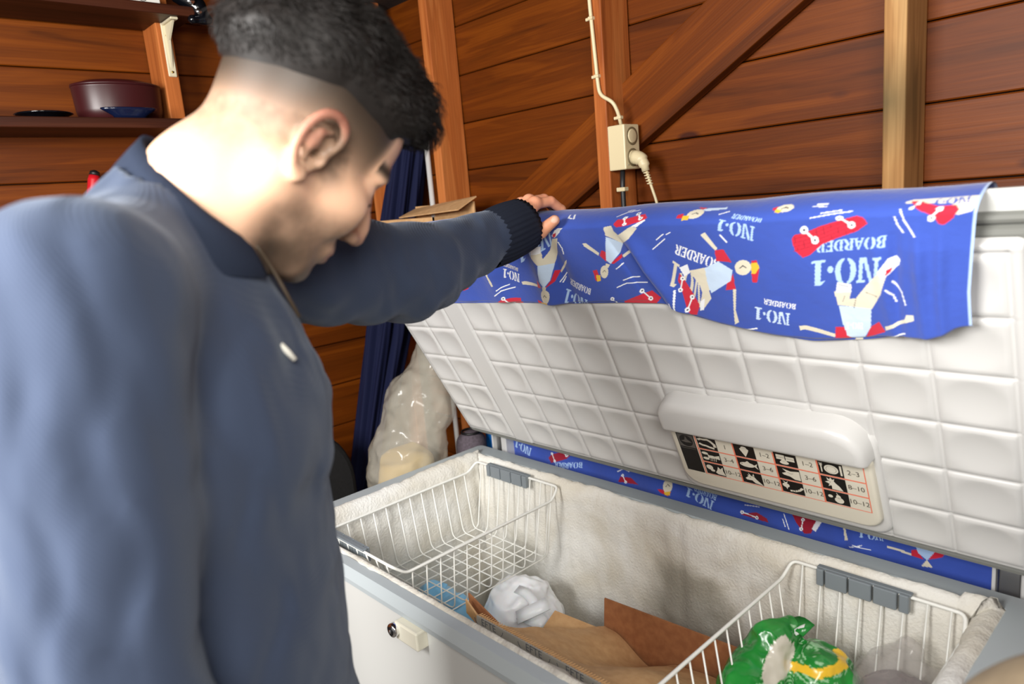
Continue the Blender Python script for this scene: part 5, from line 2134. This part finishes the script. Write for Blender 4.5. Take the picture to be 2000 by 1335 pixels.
box('tray_wall', (bx_[0], bx_[3] - t_, bx_[4]), (bx_[1], bx_[3], bx_[5] + .035), M['cardboard'], ct)


def flap(name, quad, mat, parent, th=.0035, nsub=1):
    """thin board from four corners"""
    q_ = [Vector(p) for p in quad]
    n_ = (q_[1] - q_[0]).cross(q_[3] - q_[0]).normalized() * th
    V = q_ + [p + n_ for p in q_]
    F = [(3, 2, 1, 0), (4, 5, 6, 7), (0, 1, 5, 4), (1, 2, 6, 5), (2, 3, 7, 6), (3, 0, 4, 7)]
    return link(name, mesh(name, V, F), mat, parent)


flap('tray_flap', [(bx_[0], bx_[3] - .002, bx_[5] + .030), (bx_[1] + .012, bx_[3] - .002, bx_[5] + .050), (bx_[1] + .004, .70, 1.576), (bx_[0] + .01, .69, 1.566)], M['cardboard'], ct)

# clear plastic sack beside the freezer
M['film'] = newmat('clear_plastic_film', rgb(214, 208, 192), .14, spec=.7, Alpha=.36)
M['film_inner'] = newmat('yellow_bread', rgb(206, 176, 110), .8)


def blob(name, f, lo, hi, h, mat, parent, it=1, col=None):
    V, F = surfnets(f, lo, hi, h)
    V = smooth_vf(V, F, it, .5)
    me_ = npmesh(name, V, F)
    if col is not None:
        setcol(me_, col(V))
    return link(name, me_, mat, parent, True)


def crumple(P, amp, s, seed):
    """ridged noise like creased film"""
    a = 1 - np.abs(vnoise(P, s, seed, 2)) * 2
    return -amp * a


SK = [np.array(q) for q in ((-.142, .44, .12), (-.142, .46, .60), (-.134, .49, .84), (-.112, .555, 1.02), (-.085, .605, 1.15), (-.095, .63, 1.25))]


def sd_sack(P):
    d = chain(np.full(len(P), 9.0, np.float32), P, SK, [.105, .108, .102, .085, .042, .032], .05)
    return nearadd(d, P, lambda Q_: crumple(Q_, .010, 15, 3) + crumple(Q_, .004, 37, 8))


sk = root('plastic_sack', (-.165, .43, 0), 'crumpled clear plastic sack with yellow contents left of the freezer', 'bag')
blob('film', sd_sack, (-.34, .24, -.005), (.02, .74, 1.31), .0068, M['film'], sk, 1)
blob('contents', lambda P: np.maximum(chain(np.full(len(P), 9.0, np.float32), P, SK[:3], [.09, .092, .082], .05) + .012 * vnoise(P, 22, 4, 2), P[:, 2] - (.875 + .03 * vnoise(P, 12, 1, 1))), (-.31, .27, .02), (.0, .64, .94), .010, M['film_inner'], sk)
M['grape'] = noise_mat('grey_purple_cloth', rgb(78, 70, 76), rgb(96, 86, 96), 120, .9, .3)
gb = root('cloth_bag', (-.075, .66, 0), 'grey-purple cloth bag squeezed beside the hinge', 'bag')


def sd_gbag(P):
    d = chain(np.full(len(P), 9.0, np.float32), P, [np.array(q) for q in ((-.065, .690, .07), (-.065, .690, .60), (-.055, .690, .855))], [.050, .050, .046], .03)
    return nearadd(d, P, lambda Q_: .008 * vnoise(Q_, 14, 3, 2))


blob('bag_body', sd_gbag, (-.15, .60, .0), (.03, .76, .93), .008, M['grape'], gb)
tube('bag_tie', [(-.056 + .030 * math.cos(t), .690 + .030 * math.sin(t), .895) for t in np.linspace(0, 6.283, 20)[:-1]], .004, M['black'], gb, 6, True)
q = on(941, 852, 'Y', .752)
M['blue_plastic'] = newmat('bright_blue_plastic', rgb(20, 100, 176), .4)
bl = root('blue_canister', (-.015, .763, 0), 'bright blue canister wedged behind the hinge', 'canister')
box('canister_body', (-.062, .748, 0), (.022, .778, 1.02), M['blue_plastic'], bl, .008, 3)
lathe('canister_cap', [(.011, 0), (.011, .014), (.008, .017)], M['blue_plastic'], bl, 16, Matrix.Translation((-.02, .763, 1.019)))

# black chair between the wall and the freezer
M['chair_black'] = noise_mat('black_upholstery', rgb(14, 14, 16), rgb(22, 22, 24), 200, .85, .2)
ch = root('black_chair', (-.20, .14, 0), 'black chair with a rounded padded back left of the freezer', 'chair')
V, F = [], []
pr_ = rr2(-.16, .405, .50, .985, (.05, .20, .20, .05), 10)
for x_, s_ in ((-.335, .94), (-.330, .98), (-.322, 1.0), (-.300, 1.0), (-.292, .98), (-.287, .94)):
    V += [(x_ + .10 * (z_ - .5) * 0, .1225 + (y_ - .1225) * s_, .7425 + (z_ - .7425) * s_) for y_, z_ in pr_]
n = len(pr_)
for i in range(5):
    for k in range(n):
        l = (k + 1) % n
        F.append((i * n + k, i * n + l, (i + 1) * n + l, (i + 1) * n + k))
F += [tuple(range(n - 1, -1, -1)), tuple(5 * n + k for k in range(n))]
link('backrest', mesh('backrest', V, F), M['chair_black'], ch)
box('seat', (-.30, -.13, .43), (-.035, .285, .49), M['chair_black'], ch, .02, 3)
for x_, y_ in ((-.28, -.10), (-.28, .255), (-.06, -.10), (-.06, .255)):
    tube('leg', [(x_, y_, .44), (x_, y_, 0)], .011, M['black'], ch, 10)
for y_ in (-.10, .255):
    tube('back_post', [(-.31, y_, .40), (-.31, y_, .62)], .010, M['black'], ch, 10)

# ================================================================ FOOD AND PACKING IN THE FREEZER
cb = root('cardboard_box', (.80, .29, .31), 'open cardboard box with raised flaps in the middle of the freezer', 'box')
zt_ = .816
flap('front_panel', [(.590, .118, .30), (1.012, .118, .30), (1.012, .118, zt_), (.628, .118, zt_)], M['board_grey'], cb)
flap('front_lining', [(.590, .124, .30), (1.012, .124, .30), (1.012, .124, zt_ - .001), (.628, .124, zt_ - .001)], M['cardboard'], cb)
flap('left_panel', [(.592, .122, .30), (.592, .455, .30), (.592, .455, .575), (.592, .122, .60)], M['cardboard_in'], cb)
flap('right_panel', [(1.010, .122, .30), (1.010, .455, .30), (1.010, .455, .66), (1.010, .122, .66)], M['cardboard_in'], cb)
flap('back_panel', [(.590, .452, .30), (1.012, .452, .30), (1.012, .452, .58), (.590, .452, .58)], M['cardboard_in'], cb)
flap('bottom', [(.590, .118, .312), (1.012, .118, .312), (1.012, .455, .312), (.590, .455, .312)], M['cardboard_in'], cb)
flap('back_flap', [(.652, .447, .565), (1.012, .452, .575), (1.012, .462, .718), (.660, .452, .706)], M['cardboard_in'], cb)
flap('side_flap', [on(914, 1158, 'Y', .150), on(972, 1217, 'Y', .128), on(940, 1206, 'Y', .140), on(917, 1180, 'Y', .150)], M['cardboard_in'], cb)
flap('side_flap', [on(909, 1170, 'Y', .132), on(938, 1211, 'Y', .122), on(948, 1238, 'Y', .122), on(911, 1196, 'Y', .132)], M['cardboard'], cb)
# corrugation along the cut edge of the front panel
V, F = join_vf([tube_vf([(x_, .1165, zt_ + .0008), (x_ + .0028, .1275, zt_ + .0004)], .0008, 4) for x_ in np.arange(.630, 1.008, .0062)])
tag(link('cut_edge', mesh('cut_edge', V, F), M['cardboard'], cb), kind='stuff')
# brown wrapping sheet slumped inside the box
nx_, ny_ = 60, 40
gx, gy = np.meshgrid(np.linspace(0, 1, nx_), np.linspace(0, 1, ny_), indexing='ij')
PX = .632 + gx * (.372 - .0) + .03 * gy * (1 - gx)
PY = .130 + gy * .312
PZ = .797 - .155 * gy ** .85 - .03 * gx * (1 - gy) * gy * 2 - .045 * np.exp(-((gx - .35) / .16) ** 2) * gy + .035 * np.exp(-((gx - .75) / .2) ** 2 - ((gy - .45) / .3) ** 2)
P = np.stack([PX.ravel(), PY.ravel(), PZ.ravel()], 1)
P[:, 2] += .006 * vnoise(P, 16, 2, 2) - .004 * np.abs(vnoise(P, 9, 5, 1))
ii = np.arange(nx_ * ny_).reshape(nx_, ny_)
F = np.stack([ii[:-1, :-1].ravel(), ii[1:, :-1].ravel(), ii[1:, 1:].ravel(), ii[:-1, 1:].ravel()], 1)
link('inner_flap', npmesh('inner_flap', P, F), M['cardboard'], cb, True)
flap('inner_flap', [(.575, .335, .655), (.70, .41, .610), (.655, .44, .630), (.565, .385, .668)], M['cardboard'], cb)
# repeated print along the front panel: lettering under an arc
M['print'] = newmat('grey_print', rgb(84, 88, 96), .6)
for x_ in (.662, .782, .878):
    me_ = text_mesh('EFTE', .020)
    for v in me_.vertices:
        v.co = Vector((x_ + v.co.x, .1142, zt_ - .008 + v.co.y))
    link('box_print', me_, M['print'], cb)
    arc = [(x_ + .040 * math.cos(t), .1142, zt_ - .004 + .022 * math.sin(t)) for t in np.linspace(math.pi * 1.02, math.pi * 1.98, 16)]
    tube('box_print', arc, .0006, M['print'], cb, 4)

M['white_film'] = newmat('white_plastic_film', rgb(238, 240, 244), .35, **{'Subsurface Weight': .1, 'Subsurface Scale': .01})
wb = root('white_carrier_bag', (.43, .37, .31), 'crumpled white carrier bag with loop handles beside the cardboard box', 'bag')


def sd_wbag(P):
    d = sd_cap(P, (.415, .42, .38), (.41, .422, .570), .080, .080)
    d = smin(d, sd_ell(P, (.468, .43, .575), (.05, .05, .05)), .03)
    return nearadd(d, P, lambda Q_: crumple(Q_, .022, 12, 5) + crumple(Q_, .008, 30, 2), .05)


blob('bag_body', sd_wbag, (.30, .25, .28), (.57, .50, .69), .005, M['white_film'], wb, 1)


def ribbon(name, pts, wid, mat, parent, th=.002):
    P_ = [Vector(p) for p in pts]
    V, F = [], []
    for i, p_ in enumerate(P_):
        t_ = (P_[min(i + 1, len(P_) - 1)] - P_[max(i - 1, 0)]).normalized()
        s_ = t_.cross(Vector((.3, -.5, .8))).normalized() * wid / 2
        n_ = s_.cross(t_).normalized() * th
        V += [p_ - s_, p_ + s_, p_ + s_ + n_, p_ - s_ + n_]
    for i in range(len(P_) - 1):
        for k in range(4):
            l = (k + 1) % 4
            F.append((i * 4 + k, i * 4 + l, i * 4 + 4 + l, i * 4 + 4 + k))
    F += [(3, 2, 1, 0), tuple(len(P_) * 4 - 4 + k for k in range(4))]
    return link(name, mesh(name, V, F), mat, parent, True)


def wp_(px_, py_, z_):
    return on(px_, py_, 'Z', z_)


HZ = .045


ribbon('bag_handle', fillet([wp_(1010, 1150, .62 + HZ), wp_(1030, 1158, .635 + HZ), wp_(1046, 1180, .63 + HZ), wp_(1030, 1200, .61 + HZ), wp_(1012, 1200, .60 + HZ)], .02, 4), .022, M['white_film'], wb)
ribbon('bag_handle', fillet([wp_(1010, 1206, .605 + HZ), wp_(1040, 1192, .625 + HZ), wp_(1070, 1178, .635 + HZ)], .02, 4), .030, M['white_film'], wb)
ribbon('bag_handle', fillet([wp_(1026, 1200, .60 + HZ), wp_(1052, 1212, .60 + HZ), wp_(1066, 1226, .585 + HZ)], .02, 4), .036, M['white_film'], wb)
M['blue_film'] = newmat('pale_blue_film', rgb(132, 196, 236), .35)
BB1, BB2 = on(846, 1166, 'Z', .652), on(896, 1192, 'Z', .652)
bb = root('blue_bag', (float(BB1[0]), float(BB1[1]), .31), 'pale blue plastic bag under the empty wire basket', 'bag')


def sd_bbag(P):
    d = smin(sd_ell(P, BB1 - np.array([0, 0, .14]), (.085, .075, .165)), sd_ell(P, BB2 - np.array([0, 0, .14]), (.062, .062, .165)), .03)
    return nearadd(d, P, lambda Q_: crumple(Q_, .012, 13, 7) + crumple(Q_, .004, 30, 1), .035)


blob('bag_body', sd_bbag, (.10, .06, .28), (.62, .42, .70), .006, M['blue_film'], bb, 1)
ribbon('bag_neck', [BB1 + np.array([-.02, 0, -.01]), BB1 + np.array([0, .01, .02]), BB1 + np.array([.03, .01, .022])], .04, M['blue_film'], bb)

# green vegetable bag in the right basket
M['veg'] = newmat('printed_veg_bag', rgb(40, 130, 50), .22, spec=.6)
m = M['veg']
at_ = nd(m, 'ShaderNodeVertexColor', layer_name='Col')
lk(m, at_.outputs['Color'], m.node_tree.nodes['Principled BSDF'].inputs['Base Color'])
gA, gB_, gC = wp_(1502, 1258, .790), wp_(1600, 1290, .765), wp_(1480, 1320, .745)
gT = wp_(1550, 1222, .812)
gTail = wp_(1565, 1222, .812)


def sd_veg(P):
    d = sd_ell(P, gB_ + np.array([.0, -.01, -.035]), (.062, .060, .062))
    d = smin(d, sd_cap(P, gA, gA + np.array([-.005, -.03, -.05]), .032, .045), .015)
    d = smin(d, sd_cap(P, gA + np.array([.0, .0, .01]), gT, .024, .012), .012)
    d = smin(d, sd_ell(P, gC + np.array([.0, -.02, -.01]), (.050, .055, .045)), .015)
    d = smax(d, .6905 - P[:, 2], .004)
    return nearadd(d, P, lambda Q_: crumple(Q_, .007, 26, 4) + crumple(Q_, .0025, 60, 9))


def veg_col(V):
    g = np.tile(s2l((36, 132, 52)), (len(V), 1))
    n_ = vnoise(V, 30, 2, 2)
    g *= (1 + .35 * n_)[:, None]
    q_ = V - gB_
    rows = (np.sin(q_[:, 2] * 900 + 3 * n_ + q_[:, 0] * 260) > .35) & (np.abs(q_[:, 0]) < .05) & (vnoise(V, 150, 7, 1) > -.25) & (np.linalg.norm(V - gA, axis=1) > .05)
    g[rows] = s2l((150, 196, 150))
    yel = np.abs(q_[:, 2] - .012 - .15 * q_[:, 0] + .004 * n_) < .006
    g[yel & (q_[:, 1] > -.06)] = s2l((236, 190, 52))
    clear = np.linalg.norm((V - (gA * .45 + gB_ * .55 + np.array([-.01, -.035, -.005]))) / np.array([.016, .06, .05]), axis=1) < 1
    g[clear] = s2l((206, 200, 186))
    low = (np.linalg.norm(V - gC, axis=1) < .05) & (V[:, 0] < gC[0])
    g[low] = g[low] * .25 + s2l((150, 146, 146)) * .75
    g[low & (n_ > .42)] = s2l((60, 200, 80))
    return np.clip(g, 0, 1)


vg = root('vegetable_bag', tuple((gA + gB_) / 2 * np.array([1, 1, 0]) + np.array([0, 0, .69])), 'twisted green vegetable bag with yellow stripe in the right wire basket', 'bag')
blob('bag_body', sd_veg, (gA + gB_) / 2 - np.array([.15, .15, .11]), (gA + gB_) / 2 + np.array([.13, .12, .09]), .0035, M['veg'], vg, 1, veg_col)
M['veg_green'] = newmat('green_film', rgb(34, 126, 50), .25)
M['veg_white'] = newmat('white_film_edge', rgb(226, 228, 224), .3)
ribbon('bag_tail', fillet([gT + np.array([0, 0, -.006]), wp_(1560, 1216, .825), wp_(1580, 1232, .82)], .01, 3), .030, M['veg_green'], vg)
ribbon('bag_tail', fillet([wp_(1552, 1236, .812), wp_(1568, 1226, .822), wp_(1582, 1222, .823)], .01, 3), .010, M['veg_white'], vg)
# clear bag of dark berries
M['film2'] = newmat('thin_clear_film', rgb(200, 194, 190), .15, spec=.7, Alpha=.30)
M['berry'] = noise_mat('dark_berries', rgb(52, 32, 42), rgb(84, 56, 66), 70, .4, .4, .004)
bA = wp_(1752, 1342, .745)
br_ = root('berry_bag', (float(bA[0]), float(bA[1]), .69), 'clear bag of dark berries beside the green vegetable bag', 'bag')
lo2 = bA - np.array([.12, .12, .09])
hi2 = bA + np.array([.11, .11, .11])


def sd_film2(P):
    d = smin(sd_ell(P, bA + np.array([0, 0, -.005]), (.072, .075, .050)), sd_cap(P, bA + np.array([0, 0, .03]), bA + np.array([.012, .02, .062]), .035, .016), .03)
    return np.maximum(d + crumple(P, .008, 22, 6), .6905 - P[:, 2])


blob('film', sd_film2, lo2, hi2, .004, M['film2'], br_)
blob('contents', lambda P: np.maximum(sd_ell(P, bA + np.array([0, 0, -.022]), (.062, .066, .034)) + .010 * np.abs(vnoise(P, 60, 3, 1)), .692 - P[:, 2]), lo2, hi2, .004, M['berry'], br_)

# ================================================================ BESIDE THE CAMERA
M['felt'] = noise_mat('beige_felt', rgb(122, 106, 84), rgb(134, 118, 94), 40, .9, .2)
bc, bt_ = dep(2205, 1650, .50), dep(2640, 1080, .50)
ro = root('fabric_bundle', (float(bc[0]) + .05, float(bc[1]), 0), 'beige fabric bundle at the right front corner, only its rounded edge in view, with an unseen tall column added to block light', 'bundle')


def sd_bundle(P):
    d = sd_cap(P, (bc[0] + .05, bc[1], .15), bc, .15, .128)
    d = smin(d, sd_cap(P, bc + np.array([.05, .03, -.05]), bt_, .11, .125), .02)  # unseen upper column, added to block lamp light from the freezer's right end
    return nearadd(np.maximum(d, .001 - P[:, 2]), P, lambda Q_: .006 * vnoise(Q_, 11, 3, 2))


blob('bundle_body', sd_bundle, (bc[0] - .2, bc[1] - .2, -.01), (bt_[0] + .2, bt_[1] + .2, bt_[2] + .18), .010, M['felt'], ro, 2)
for zb_ in (.35, .80):
    tube('band', [(bc[0] + .05 * (1 - (zb_ - .15) / (bc[2] - .15)) + .152 * math.cos(t), bc[1] + .152 * math.sin(t), zb_) for t in np.linspace(0, 6.2832, 33)[:-1]], .004, M['black'], ro, 6, True)
